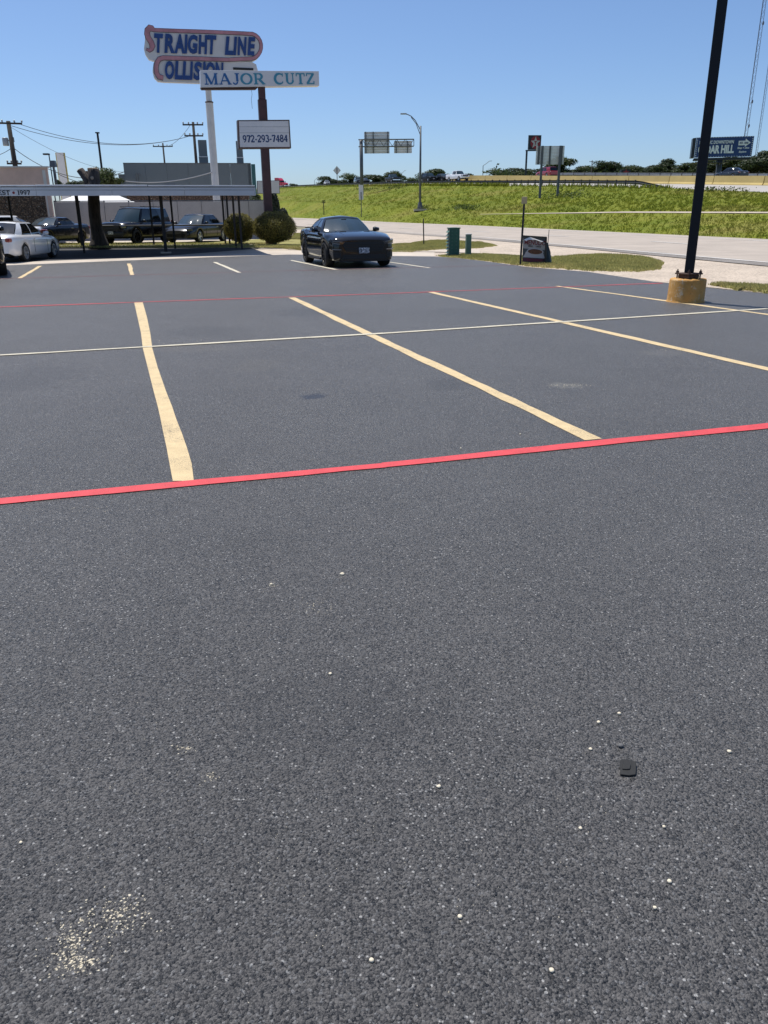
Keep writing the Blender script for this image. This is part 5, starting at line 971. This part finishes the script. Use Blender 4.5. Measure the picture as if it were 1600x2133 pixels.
# wires
def wire(label, a, b, sag, r_=.022, m='wire'):
    a, b = Vector(a), Vector(b); mb = MB(); mb.tube([a.lerp(b, i/24)-Vector((0, 0, sag*4*(i/24)*(1-i/24))) for i in range(25)], r_, 5); tag(mb.build('power_line', m), label, 'power line', 'overhead power lines')
wire('upper of two sagging power lines from the transformer pole', at(31, 255, 70), at(393, 284, 85), 1.1); wire('lower of two sagging power lines from the transformer pole', at(24, 262, 70), at(386, 286, 85), 1.0)
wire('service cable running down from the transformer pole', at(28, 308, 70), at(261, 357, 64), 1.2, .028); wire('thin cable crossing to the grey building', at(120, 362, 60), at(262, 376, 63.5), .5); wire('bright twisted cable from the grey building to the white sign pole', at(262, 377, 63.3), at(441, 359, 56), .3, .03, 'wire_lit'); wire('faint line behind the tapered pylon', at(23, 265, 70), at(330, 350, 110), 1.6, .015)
wire('thin power line between the two distant poles', at(396, 261, 85), at(330, 305, 120), .7, .02)
wire('cable leaving the left edge under the transformer', at(-60, 320, 66), at(24, 308, 70), .4, .022)

# ================================================================== HIGHWAY FURNITURE
def bank(x, y): return surf_px(LM, LN, x, y) if y < interp(LM, x)[0] else surf_px(LT, LM, x, y)
# tall lamp with a curved arm
b = bank(875, 437); t = at(874.5, 262, b.y); hd = at(838, 237, b.y); e = empty('highway_lamp', b); tag(e, 'tall galvanised highway lamp with curved arm on the bank', 'street lamp')
mb = MB(); mb.tube([(0, 0, -.3), (0, 0, t.z-b.z)], [.17, .10], 10); mb.build('pole', 'dark_grey', e, True); mb = MB(); mb.lathe([(.32, -.3), (.30, .5), (.2, .9)], 10); mb.build('base', 'dark_grey', e)
mb = MB(); zz = t.z-b.z; dx = hd.x-b.x; dz = hd.z-b.z
mb.tube([(0, 0, zz-.5), (dx*.30, 0, zz+(dz-zz)*.46), (dx*.52, 0, zz+(dz-zz)*.80), (dx*.72, 0, dz-.06), (dx*.9, 0, dz)], .055, 6); mb.tube([(0, 0, zz-1.1), (dx*.25, 0, zz+(dz-zz)*.18), (dx*.52, 0, zz+(dz-zz)*.72)], .045, 6); mb.build('arm', 'dark_grey', e); mb = MB(); mb.box((dx*.93, 0, dz), (.75, .32, .14)); bevel(mb.build('lamp_head', 'grey_metal', e), .04)
mb = MB(); mb.box((0, -.7, -.02), (1.6, 1.2, .25)); mb.build('footing', 'concrete', e)
# cantilever sign gantry
Yg = 165.; gb_ = at(756, 392, Yg); e = empty('sign_gantry', (0, 0, 0)); tag(e, 'cantilever truss gantry carrying two sign backs over the highway', 'gantry')
q = lambda x, y, d=0: at(x, y, Yg+d)
gx = at(753, 340, Yg).x; mb = MB(); mb.tube([(gx, Yg, gb_.z-1.5), (gx, Yg, q(751, 290).z)], .33, 12); mb.build('column', 'dark_grey', e, True)
zt, zb_ = q(800, 290.5).z, q(800, 305).z; x0, x1 = gx-.5, q(862, 298).x
for nm, z_, dy in (('top_chord', zt, -.5), ('top_chord', zt, .5), ('bottom_chord', zb_, -.5), ('bottom_chord', zb_, .5)): mb = MB(); mb.tube([(x0, Yg+dy, z_), (x1, Yg+dy, z_)], .075, 6); mb.build(nm, 'dark_grey', e)
nb = 12
for i in range(nb):
    xa_, xb2 = gx+.2+(x1-gx-.2)*i/nb, gx+.2+(x1-gx-.2)*(i+1)/nb; mb = MB(); mb.tube([(xa_, Yg-.5, zb_ if i % 2 else zt), (xb2, Yg-.5, zt if i % 2 else zb_)], .05, 5); mb.build('truss_brace', 'dark_grey', e)
mb = MB(); mb.tube([(x1, Yg-.5, zb_), (x1, Yg-.5, zt)], .07, 6); mb.build('truss_end', 'dark_grey', e)
for (xa_, xb2, ya, yb, ribs) in ((758.5, 811.5, 274.5, 319.5, (762, 777.5, 808)), (821, 858, 293.5, 319, (825.5, 849.5))):
    a, c = q(xa_, ya, 1), q(xb2, yb, 1); nst = 8 if xb2 < 815 else 5
    for i in range(nst): z0_, z1_ = c.z+(a.z-c.z)*i/nst+.012, c.z+(a.z-c.z)*(i+1)/nst-.012; mb = MB(); mb.box(((a.x+c.x)/2, Yg+1, (z0_+z1_)/2), (c.x-a.x, .06, z1_-z0_)); mb.build('sign_plank', 'alum', e)
    for rx in ribs: x_ = q(rx, 300).x; mb = MB(); mb.box((x_, Yg+.8, (a.z+c.z)/2), (.18, .16, a.z-c.z)); mb.build('rib', 'alum_dark', e)
# big sign back on two posts
Yb = bank(1125, 414).y; e = empty('guide_sign', (0, 0, 0)); tag(e, 'back of a large ribbed road sign on two posts on the bank', 'road sign'); q = lambda x, y, d=0: at(x, y, Yb+d)
a, c = q(1117.5, 304, .15), q(1174, 342.5, .15); nst = 13
for i in range(nst): z0_, z1_ = c.z+(a.z-c.z)*i/nst+.008, c.z+(a.z-c.z)*(i+1)/nst-.008; mb = MB(); mb.box(((a.x+c.x)/2, Yb+.15, (z0_+z1_)/2), (c.x-a.x, .05, z1_-z0_)); mb.build('sign_plank', 'alum', e)
for rx, wd in ((1122.5, .22), (1146, .20), (1170.5, .18)): x_ = q(rx, 320).x; mb = MB(); mb.box((x_, Yb+.05, (a.z+c.z)/2), (wd, .12, a.z-c.z)); mb.build('rib', 'alum_dark', e)
for tx, bx, by in ((1128, 1125, 415), (1165.5, 1162.5, 400)): x_ = (q(tx, 320).x+q(bx, by).x)/2; mb = MB(); mb.box((x_, Yb-.1, (a.z+q(bx, by).z)/2-.4), (.26, .16, a.z-q(bx, by).z+.8)); mb.build('post', 'dark_grey', e)
# small signs
b = bank(753, 452.0); e = empty('small_sign', b); tag(e, 'narrow upright sign back on a thin post by the frontage road', 'road sign'); t = at(750, 400, b.y); mb = MB(); mb.tube([(0, 0, -.2), (0, 0, t.z-b.z)], .06, 6); mb.build('post', 'dark_grey', e); z0_, z1_ = at(750, 416, b.y).z-b.z, at(750, 385, b.y).z-b.z; mb = MB(); mb.box((0, .07, (z0_+z1_)/2), (.62, .03, z1_-z0_)); mb.build('plate', 'alum', e)
b = bank(675, 448); e = empty('small_sign', b); tag(e, 'low dark sign frame on a thin post at the foot of the bank', 'road sign'); t = at(674.5, 418, b.y); mb = MB(); mb.tube([(0, 0, -.2), (0, 0, t.z-b.z)], .07, 6); mb.build('post', 'post_black', e)
h_ = t.z-b.z; mb = MB(); mb.stroke([(-.25, h_-.3), (.25, h_-.3), (.25, h_), (-.25, h_)], .08, -.02, .02, frame(Vector((0, 0, 0)), 0), True); mb.build('sign_frame', 'post_black', e)
Yd = 285.; c = at(702, 355, Yd); e = empty('diamond_sign', (c.x, Yd, 0)); tag(e, 'diamond warning sign back above the guardrail', 'road sign'); hw = (at(710, 355, Yd).x-at(694, 355, Yd).x)/2; mb = MB(); mb.prism([(-hw, 0), (0, -hw*1.1), (hw, 0), (0, hw*1.1)], 0, .04, frame(Vector((0, 0, c.z)), 0)); mb.build('plate', 'alum', e); mb = MB(); zg = at(702, 390, Yd).z; mb.tube([(0, -.1, zg), (0, -.1, c.z+hw*.6)], .12, 6); mb.build('post', 'rust', e)
# guardrail along the crest
gr = empty('guardrail', (0, 0, 0)); tag(gr, 'weathered steel guardrail along the crest of the bank', 'guardrail')
pts = []; x = 560.
while x < 1388: pts.append(surf(LN, LB, x, .02)); x += 2.
dist = [0.]
for a, b in zip(pts, pts[1:]): dist.append(dist[-1]+(b-a).length)
def along3(s):
    for i in range(len(dist)-1):
        if s <= dist[i+1]: t = (s-dist[i])/(dist[i+1]-dist[i]); return pts[i].lerp(pts[i+1], t)
    return pts[-1]
tot = dist[-1]; prof = [(-.04, .36), (.04, .44), (-.04, .55), (.04, .68), (-.04, .78)]
def rail_strip(name, pl_, m, parent, zoff=0, drop=None):
    mb = MB(); n = len(pl_)
    for i, p in enumerate(pl_):
        d = pl_[min(i+1, n-1)]-pl_[max(i-1, 0)]; nn = Vector((-d.y, d.x, 0)).normalized(); dz = -drop(i) if drop else 0
        for o_, z_ in prof: mb.v.append(tuple(p+nn*o_+Vector((0, 0, z_+zoff+dz))))
    k = len(prof); mb.f += [(i*k+j, (i+1)*k+j, (i+1)*k+j+1, i*k+j+1) for i in range(n-1) for j in range(k-1)]; return mb.build(name, m, parent)
seg = 40.; s0 = 0
while s0 < tot-6: s1 = min(s0+seg, tot-5.5); m_ = max(2, int((s1-s0)/2)); rail_strip('rail', [along3(s0+(s1-s0)*i/m_) for i in range(m_+1)], 'rail', gr, 0); s0 = s1 if s1 < tot-5.6 else tot
fin = [along3(tot-5.5+5.5*i/8) for i in range(9)]; rail_strip('rail_terminal', fin, 'rail', gr, 0, lambda i: .62*(i/8)**1.3)
pm = MB(); pm.box((0, 0, .36), (.16, .16, .98)); me = bpy.data.meshes.new('post'); me.from_pydata(pm.v, [], pm.f); s_p = tot-5.5; cnt = 0
while s_p > 0 and cnt < 220:
    p = along3(s_p); o = link('rail_post', me, 'rail', gr); o.location = p+Vector((0, .10, 0)); cnt += 1; s_p -= 1.905
# tan concrete barrier, in sections
br = empty('concrete_barrier', (0, 0, 0)); tag(br, 'tan concrete median barrier behind the highway lanes', 'barrier'); xs = [2300, 1950, 1690, 1595, 1490, 1398, 1313, 1237, 1170, 1110, 1060, 1015, 975, 940]
bp = [(-.30, 0), (-.30, .08), (-.16, .30), (-.08, 1.06), (.08, 1.06), (.16, .30), (.30, .08), (.30, 0)]
for xa_, xb2 in zip(xs, xs[1:]):
    P = [surf(LN, LB, xa_-3+(xb2-xa_+6 if False else (xb2-xa_))*i/6, .995) for i in range(7)]; mb = MB()
    for i, p in enumerate(P):
        d = P[min(i+1, 6)]-P[max(i-1, 0)]; nn = Vector((d.y, -d.x, 0)).normalized()
        sh = d.normalized()*(.06 if i == 0 else (-.06 if i == 6 else 0)); mb.v += [tuple(p+nn*o_+sh+Vector((0, 0, z_-.03))) for o_, z_ in bp]
    k = len(bp); mb.f += [(i*k+j, (i+1)*k+j, (i+1)*k+(j+1) % k, i*k+(j+1) % k) for i in range(6) for j in range(k)]+[tuple(range(k)), tuple(reversed([6*k+j for j in range(k)]))]; fixn(mb.build('barrier_section', 'barrier', br))
# far guardrail
fr = empty('far_guardrail', (0, 0, 0)); tag(fr, 'pale guardrail on the far side of the highway before the trees', 'guardrail'); P = [surf(LC, LE_, 1150+900*i/40, 1.) for i in range(41)]
rail_strip('rail', P, 'grey_metal', fr, .0)
for i in range(0, 41): o = link('rail_post', me, None, fr); o.location = P[i]+Vector((0, .1, 0))
for (x, y, hh_) in ((1105, 376.5, .5), (1216, 373, .5), (1542, 378, .5)): pass

# vehicles on the highway
def on_hw(x, t): return surf(LN, LB, x, t)
GH = 'vehicles on the highway'
dl = Vector((.55, -.83, 0))
def heading(x, A=LN, B=LB, t=.5): d = surf(A, B, x+12, t)-surf(A, B, x-12, t); d.z = 0; return d.normalized()
def hw_car(name, label, x, t, S, paint, rev=False, A=LN, B=LB):
    p = surf(A, B, x, t); h_ = heading(x, A, B, t); car(name, label, p, tuple(-h_ if rev else h_), S, paint, GH, lod=1)
hw_car('pickup_truck', 'white crew-cab pickup on the highway', 953, .9, pickup(), 'p_white'); hw_car('highway_suv', 'white suv near the diamond sign on the highway', 681, .8, suv(), 'p_white'); hw_car('highway_car', 'grey car passing behind the gantry column', 746, .8, suv(), 'p_grey'); hw_car('highway_car', 'low dark car right of the gantry column', 760, .9, sedan(), 'p_far')
hw_car('pickup_truck', 'black pickup between gantry and lamp on the highway', 818, .8, pickup(), 'p_far'); hw_car('highway_suv', 'dark suv just left of the white pickup', 893, .85, suv(), 'p_far'); hw_car('highway_car', 'dark low car between dark suv and white pickup', 921, 1.0, sedan(), 'p_far')
hw_car('highway_suv', 'red suv behind the ribbed sign posts', 1139, .30, suv(L=4.9), 'p_red', True, LC, LE_); hw_car('highway_car', 'charcoal sedan below the blue billboard', 1521, .35, sedan(), 'p_char', True, LC, LE_)
# red tractor unit
p = surf(LN, LB, 586, .4); h_ = Vector((.8, -.6, 0)); e = empty('semi_truck', p, math.atan2(h_.y, h_.x)); tag(e, 'red semi truck cab above the left end of the bank', 'truck', GH); kx = 1.12
def tb_(name, m, poly, hw_): mb = MB(); mb.prism(poly, -hw_, hw_, Matrix.Rotation(R(90), 4, 'X')); bevel(fixn(mb.build(name, m, e)), .08)
tb_('cab', 'p_truck', [(-2.8, .9), (1.2, .9), (1.2, 2.0), (.7, 3.0), (-.2, 3.9), (-1., 4.1), (-2.8, 4.1)], 1.2); tb_('hood', 'p_truck', [(1.2, .9), (3.3, .9), (3.35, 1.5), (3.0, 1.95), (1.2, 2.2)], 1.05); tb_('windscreen', 'glass', [(1.22, 2.2), (.80, 2.95), (.70, 2.95), (1.1, 2.2)], 1.1); tb_('bumper', 'chrome', [(3.36, .5), (3.5, .5), (3.5, .95), (3.36, .95)], 1.15); tb_('grille', 'grille', [(3.36, 1.0), (3.42, 1.0), (3.40, 1.5), (3.36, 1.5)], .6); tb_('side_window', 'glass', [(.2, 2.15), (.95, 2.15), (.6, 2.85), (.2, 2.85)], 1.22); tb_('fuel_tank', 'chrome', [(-2.5, .5), (-.2, .5), (-.2, .88), (-2.5, .88)], 1.15)
for xw in (2.3, -2.2):
    for s in (-1, 1): t_, rm, dk = wheel_mesh(.5, .3, 'rim', 6); o = link('wheel', t_, None, e); o.location = (xw, s*1.05, .5); o.rotation_euler.z = 0 if s < 0 else math.pi; link('rim', rm, None, o)
for s in (-1, 1): mb = MB(); mb.box((1.25, s*1.42, 2.4), (.15, .25, .6)); mb.build('mirror', 'grille', e)

# star sign on a pole
Ys = 235.; e = empty('star_sign', (0, 0, 0)); tag(e, 'black filling-station sign with white star in a red disc', 'sign'); q = lambda x, y: at(x, y, Ys); a, c = q(1101.5, 281.5), q(1126.8, 311.5); Mq = frame(Vector(((a.x+c.x)/2, Ys, (a.z+c.z)/2)), .12); w_, h_ = c.x-a.x, a.z-c.z
mb = MB(); mb.prism([(-w_/2, -h_/2), (w_/2, -h_/2), (w_/2, h_/2), (-w_/2, h_/2)], -.5, 0, Mq); mb.build('cabinet', 'star_black', e); r_ = w_*.40
mb = MB(); mb.prism([(r_*math.cos(k*math.pi/16)+.05*w_, r_*math.sin(k*math.pi/16)*1.12) for k in range(32)], .0, .03, Mq); mb.build('disc', 'star_red', e)
mb = MB(); st = []
for k in range(10): rr_ = r_*1.02 if k % 2 == 0 else r_*.42; st.append((.05*w_+rr_*math.sin(k*math.pi/5)*.98, rr_*math.cos(k*math.pi/5)*1.12-.02*w_))
mb.prism(st, .031, .06, Mq); fixn(mb.build('star', 'star_white', e)); mb = MB(); mb.prism([(.05*w_+x*r_, y*r_) for x, y in ((-.26, .22), (.26, .22), (.26, .08), (.08, .08), (.08, -.42), (-.08, -.42), (-.08, .08), (-.26, .08))], .061, .08, Mq); fixn(mb.build('letter', 'star_red', e))
px_ = q(1096.5, 340).x; zg = q(1096, 372).z; mb = MB(); mb.tube([(px_, Ys+.2, zg-6), (px_, Ys+.2, c.z-.15)], .26, 8); mb.build('pole', 'star_black', e); mb = MB(); mb.box(((px_+c.x)/2-.2, Ys+.2, c.z-.2), (c.x-px_+.3, .4, .3)); mb.build('bracket', 'star_black', e)
Ys2 = 240.; a, c = at(1293, 353, Ys2), at(1311, 366, Ys2); e = empty('canopy_sign', (0, 0, 0)); tag(e, 'small dark filling-station canopy with a red star in the trees', 'canopy'); mb = MB(); mb.box(((a.x+c.x)/2, Ys2, (a.z+c.z)/2), (c.x-a.x, 2., a.z-c.z)); mb.build('fascia', 'star_black', e)
Mq = frame(Vector(((a.x+c.x)/2, Ys2-1.02, (a.z+c.z)/2)), 0); mb = MB(); mb.prism([((.95 if k % 2 == 0 else .4)*math.sin(k*math.pi/5), (.95 if k % 2 == 0 else .4)*math.cos(k*math.pi/5)) for k in range(10)], 0, .03, Mq); fixn(mb.build('star', 'star_red', e)); mb = MB(); mb.tube([((a.x+c.x)/2, Ys2+.4, 0), ((a.x+c.x)/2, Ys2+.4, c.z)], .2, 6); mb.build('post', 'star_black', e)
# billboard
Yk = 215.; bb = empty('billboard', (0, 0, 0)); tag(bb, 'navy blue downtown billboard with white lettering and arrow', 'billboard'); BP = at(1507, 310, Yk); byaw = R(-14); Mb = frame(BP, byaw)
def bp_(x, y): u, z = wall_pt(x, y, BP, byaw); return (u, z-BP.z)
c0, c1, c2, c3 = bp_(1448, 328), bp_(1566, 326), bp_(1571, 283.5), bp_(1450, 286); xm = (c0[0]+c3[0])/2; xM = (c1[0]+c2[0])/2; yb0, yt0 = (c0[1]+c1[1])/2, (c2[1]+c3[1])/2
mb = MB(); mb.prism([(xm, yb0), (xM, yb0), (xM, yt0), (xm, yt0)], -.25, 0, Mb); mb.build('face', 'board_blue', bb)
bw, bh = xM-xm, yt0-yb0; X = lambda s: xm+bw*s; Y2 = lambda t: yb0+bh*t
mb = MB(); mb.prism([(xm-.06*bw, yb0), (xm-.003*bw, yb0), (xm-.003*bw, yt0), (xm-.06*bw, yt0-.02*bh)], -3.5, -.3, Mb); mb.build('side_panel', 'star_black', bb)
for i in range(22):
    s = i/22
    for (x0, y0, dx, dy) in ((X(s+.01), Y2(.965), bw*.025, bh*.03), (X(s+.01), Y2(.015), bw*.018, bh*.03)): mb = MB(); mb.prism([(x0, y0), (x0+dx*.6, y0), (x0+dx, y0+dy), (x0+dx*.4, y0+dy)], .0, .02, Mb); mb.build('border_dash', 'board_white', bb)
for i in range(9):
    for x0 in (X(.012), X(.975)): y0 = Y2(.08+i*.095); mb = MB(); mb.prism([(x0, y0), (x0+bw*.014, y0+bh*.02), (x0+bw*.014, y0+bh*.06), (x0, y0+bh*.04)], 0, .02, Mb); mb.build('border_dash', 'board_white', bb)
def btext(s, x0, x1, y0, y1, m='board_white', shear=0, off=.03, z=.0):
    o = text(s, 1., Matrix.Identity(4), m, bb, shear=shear, offset=off, depth=.02); vv = [v.co for v in o.data.vertices]; a0, a1 = min(v.x for v in vv), max(v.x for v in vv); b0, b1_ = min(v.y for v in vv), max(v.y for v in vv)
    o.data.transform(Mb @ Matrix.Translation(((X(x0)+X(x1))/2, (Y2(y0)+Y2(y1))/2, .022+z)) @ Matrix.Diagonal(((X(x1)-X(x0))/(a1-a0), (Y2(y1)-Y2(y0))/(b1_-b0), 1, 1)) @ Matrix.Translation((-(a0+a1)/2, -(b0+b1_)/2, 0)))
btext('HISTORIC DOWNTOWN', .06, .66, .66, .83); btext('CEDAR HILL', .05, .68, .18, .60, off=.05); btext('Shop + Dine', .735, .94, .36, .48, shear=.25); btext('Explore', .77, .90, .17, .29, shear=.25)
mb = MB(); mb.prism([(X(a), Y2(b)) for a, b in ((.745, .56), (.86, .56), (.86, .48), (.955, .68), (.86, .88), (.86, .78), (.745, .78))], 0, .03, Mb); fixn(mb.build('arrow', 'board_white', bb)); btext('EST. 1846', .765, .915, .62, .73, 'board_blue', z=.03)
mb = MB(); a = Mb @ Vector((X(-.02), Y2(-.10), 0)); zz = a.z; mb.prism([(X(-.02), Y2(-.15)), (X(.98), Y2(-.15)), (X(.98), Y2(-.02)), (X(.0), Y2(-.02))], -1.4, -.3, Mb); mb.build('apron', 'star_black', bb)
mb = MB(); mb.prism([(X(-.16), Y2(-.30)), (X(.62), Y2(-.28)), (X(.62), Y2(-.25)), (X(-.16), Y2(-.27))], -1.2, .6, Mb); mb.build('catwalk', 'star_black', bb)
for s in (.1, .25, .4, .55): mb = MB(); mb.prism([(X(s), Y2(-.27)), (X(s+.008), Y2(-.27)), (X(s+.008), Y2(-.15)), (X(s), Y2(-.15))], -.9, -.7, Mb); mb.build('strut', 'star_black', bb)
pc_ = Mb @ Vector((X(.47), 0, -1.2)); mb = MB(); mb.tube([(pc_.x, pc_.y, 0), (pc_.x, pc_.y, (Mb @ Vector((0, Y2(-.1), 0))).z)], .65, 14); mb.build('column', 'dark_grey', bb, True)
# lattice masts
def mast(label, xb2, yb, xt, yt, Y_, wd, guy=False):
    a, t = at(xb2, yb, Y_), at(xt, yt, Y_); xm_ = (a.x+t.x)/2; e = empty('radio_mast', (xm_, Y_, 0)); tag(e, label, 'mast', 'lattice radio masts'); zt_ = t.z*1.25
    for k in range(3): an = R(90+120*k); mb = MB(); mb.tube([(wd*math.cos(an), wd*math.sin(an), 0), (wd*math.cos(an), wd*math.sin(an), zt_)], .11, 4); mb.build('leg', 'tower', e)
    n = int(zt_/2.2); mb = MB(); 
    for k in range(3):
        a0_, a1_ = R(90+120*k), R(210+120*k); p0_, p1_ = Vector((wd*math.cos(a0_), wd*math.sin(a0_), 0)), Vector((wd*math.cos(a1_), wd*math.sin(a1_), 0)); P = [((p0_ if i % 2 == 0 else p1_)+Vector((0, 0, zt_*i/n))) for i in range(n+1)]; mb.tube(P, .06, 3, False)
    stuff(mb.build('lattice', 'tower', e))
    if guy:
        for zf in (.35, .44, .72):
            mb = MB(); mb.lathe([(.001, .35), (.8, .1), (.9, -.1), (.2, -.3)], 10, Matrix.Translation((wd*1.2, 0, zt_*zf)) @ Matrix.Rotation(R(90), 4, 'Y')); mb.build('dish_antenna', 'tower', e)
    return e
mast('nearer lattice radio mast rising above the billboard', 1557, 283, 1588, 0, 420, .85, True); mast('second thinner radio mast at the right edge', 1578, 320, 1603, 110, 620, .8)
# distant lamps over the far road
for lab, px_, yt, yb, Y_, hx in (('far highway lamp right of the white pickup', 1006.5, 345, 370, 300, 1025), ('far highway lamp behind the black pickup', 836, 362, 378, 420, 846), ('very faint far highway lamp beside the white suv', 655, 376, 388, 520, 664)):
    t, b, hd = at(px_, yt, Y_), at(px_, yb, Y_), at(hx, yt-10 if hx > 1000 else yt-7, Y_); e = empty('distant_lamp', (t.x, Y_, 0)); tag(e, lab, 'street lamp', 'far highway lamps'); mb = MB(); mb.tube([(0, 0, b.z-6), (0, 0, t.z)], .13, 6); mb.build('pole', 'grey_metal', e); mb = MB(); dx, dz = hd.x-t.x, hd.z; mb.tube([(0, 0, t.z), (dx*.4, 0, t.z+(dz-t.z)*.5), (dx*.7, 0, dz-.05), (dx, 0, dz)], .09, 5); mb.build('arm', 'grey_metal', e)

# ================================================================== TREES
TREES = {}
def crown_mesh(seed, m, n=4200, leaf=.27):
    rnd = np.random.default_rng(seed); lob = []
    for k in range(11): a = rnd.uniform(0, 6.28); r_ = rnd.uniform(.0, .62); z_ = rnd.uniform(-.35, .62); lob.append((r_*math.cos(a), r_*math.sin(a), z_*(1-.4*r_), rnd.uniform(.26, .46)))
    Ps = []; Us = []
    for (x, y, z, s) in lob:
        k = n//len(lob); d = rnd.normal(size=(k, 3)); d /= np.linalg.norm(d, axis=1)[:, None]; q = d*(s*rnd.uniform(.55, 1.08, (k, 1))); Ps.append(q*np.array([1, 1, .8])+np.array([x, y, z])); Us.append(d)
    P = np.concatenate(Ps); Vv, Ff = leaf_quads(P, leaf/5., np.concatenate(Us)); o = np_mesh('crown', Vv, Ff, m); me = o.data; bpy.data.objects.remove(o); return me
CR = [crown_mesh(11, 'leaf'), crown_mesh(12, 'leaf2'), crown_mesh(13, 'leaf'), crown_mesh(14, 'leaf2'), crown_mesh(15, 'leaf')]
def tree(label, px, yt, yb, Y_, wpx, var, group='trees along the horizon', rot=None):
    t, b = at(px, yt, Y_), at(px, yb, Y_); hh_ = t.z-b.z; wm = wpx/F*Y_*1.07; e = empty('tree', (b.x, Y_, b.z)); tag(e, label, 'tree', group)
    mb = MB(); rt = hh_*.035; mb.tube([(0, 0, -3), (0, 0, hh_*.25), (hh_*.03, 0, hh_*.55)], [rt, rt*.8, rt*.5], 7)
    for k in range(4): a = k*1.6+px; mb.tube([(0, 0, hh_*.25), (wm*.18*math.cos(a), wm*.18*math.sin(a), hh_*.5), (wm*.30*math.cos(a), wm*.30*math.sin(a), hh_*.68)], [rt*.5, rt*.35, rt*.15], 5)
    mb.build('trunk', 'bark', e, True); o = link('crown', CR[var % 5], None, e); sx = wm/2/.80; sz = hh_*.56/.85; o.scale = (sx, sx, sz); o.location = (0, 0, hh_*.52); o.rotation_euler.z = rot if rot is not None else px*.7; return e
TL = [('low rounded tree behind the white suv', 682, 368, 388, 330, 44), ('tree just left of the gantry column', 736, 363, 388, 320, 44), ('tree right of the gantry column', 782, 364, 388, 300, 50), ('small tree behind the black pickup', 822, 359, 386, 290, 34), ('dense dome tree behind the dark suv', 909, 352, 382, 260, 56), ('short bushy tree left of the far lamp', 975, 362, 380, 290, 50), ('wide tree right of the far lamp', 1050, 354, 378, 300, 70), ('tree left of the star sign pole', 1078, 350, 376, 310, 44), ('tall dark tree behind the ribbed sign', 1165, 331, 372, 280, 56), ('tree below the ribbed sign behind the red suv', 1140, 350, 374, 275, 52), ('tree right of the ribbed sign posts', 1205, 350, 370, 285, 58), ('tree beside the tiny far pole', 1238, 350, 370, 275, 46),
      ('rounded tall tree left of the dark canopy', 1268, 339, 370, 270, 48), ('tree behind the small dark canopy', 1312, 350, 370, 280, 56), ('tree between canopy and billboard', 1350, 347, 370, 275, 50), ('tall tree left of the billboard', 1387, 334, 369, 265, 52), ('tree behind the light pole', 1430, 342, 369, 262, 60), ('tree under the left end of the billboard', 1478, 334, 369, 255, 60), ('tree under the billboard column', 1515, 332, 369, 250, 56), ('tree behind the charcoal sedan', 1556, 328, 369, 245, 60), ('tall tree at the right edge below the masts', 1594, 316, 368, 240, 62),
      ('low tree left of the dome tree', 862, 372, 384, 300, 40), ('far low tree beside the red truck', 612, 383, 392, 430, 14)]
for i, (lab, px_, yt, yb, Y_, wpx) in enumerate(TL): tree(lab, px_, yt-(4 if px_ > 1180 else 1), yb+6, Y_, wpx*1.2, i)
# a second, lower row fills the gaps at the right as one mass of scrub
Pn = []
for _ in range(9000):
    x = random.uniform(1030, 1700); y = 371-abs(random.gauss(0, 1))*(5+3*math.sin(x*.05)+3*math.sin(x*.021)); Pn.append(tuple(at(x, y, random.uniform(262, 300))))
b_ = stuff(np_mesh('scrub', *leaf_quads(np.array(Pn), .5), 'leaf')); b_['label'] = 'dense scrub along the far side of the highway'; b_['category'] = 'scrub'
tree('leafy tree behind the sawn trunk', 222, 348, 400, 62, 62, 1, 'trees left of the white sign pole'); tree('low dark tree between the pylon and the sawn trunk', 160, 376, 410, 70, 42, 2, 'trees left of the white sign pole'); tree('small tree left of the grey building', 252, 374, 410, 68, 34, 3, 'trees left of the white sign pole'); tree('leafy tree behind the right end of the fence', 535, 404, 440, 60, 42, 0, 'trees left of the white sign pole'); tree('low tree behind the pink building corner', 124, 373, 410, 70, 22, 4, 'trees left of the white sign pole')
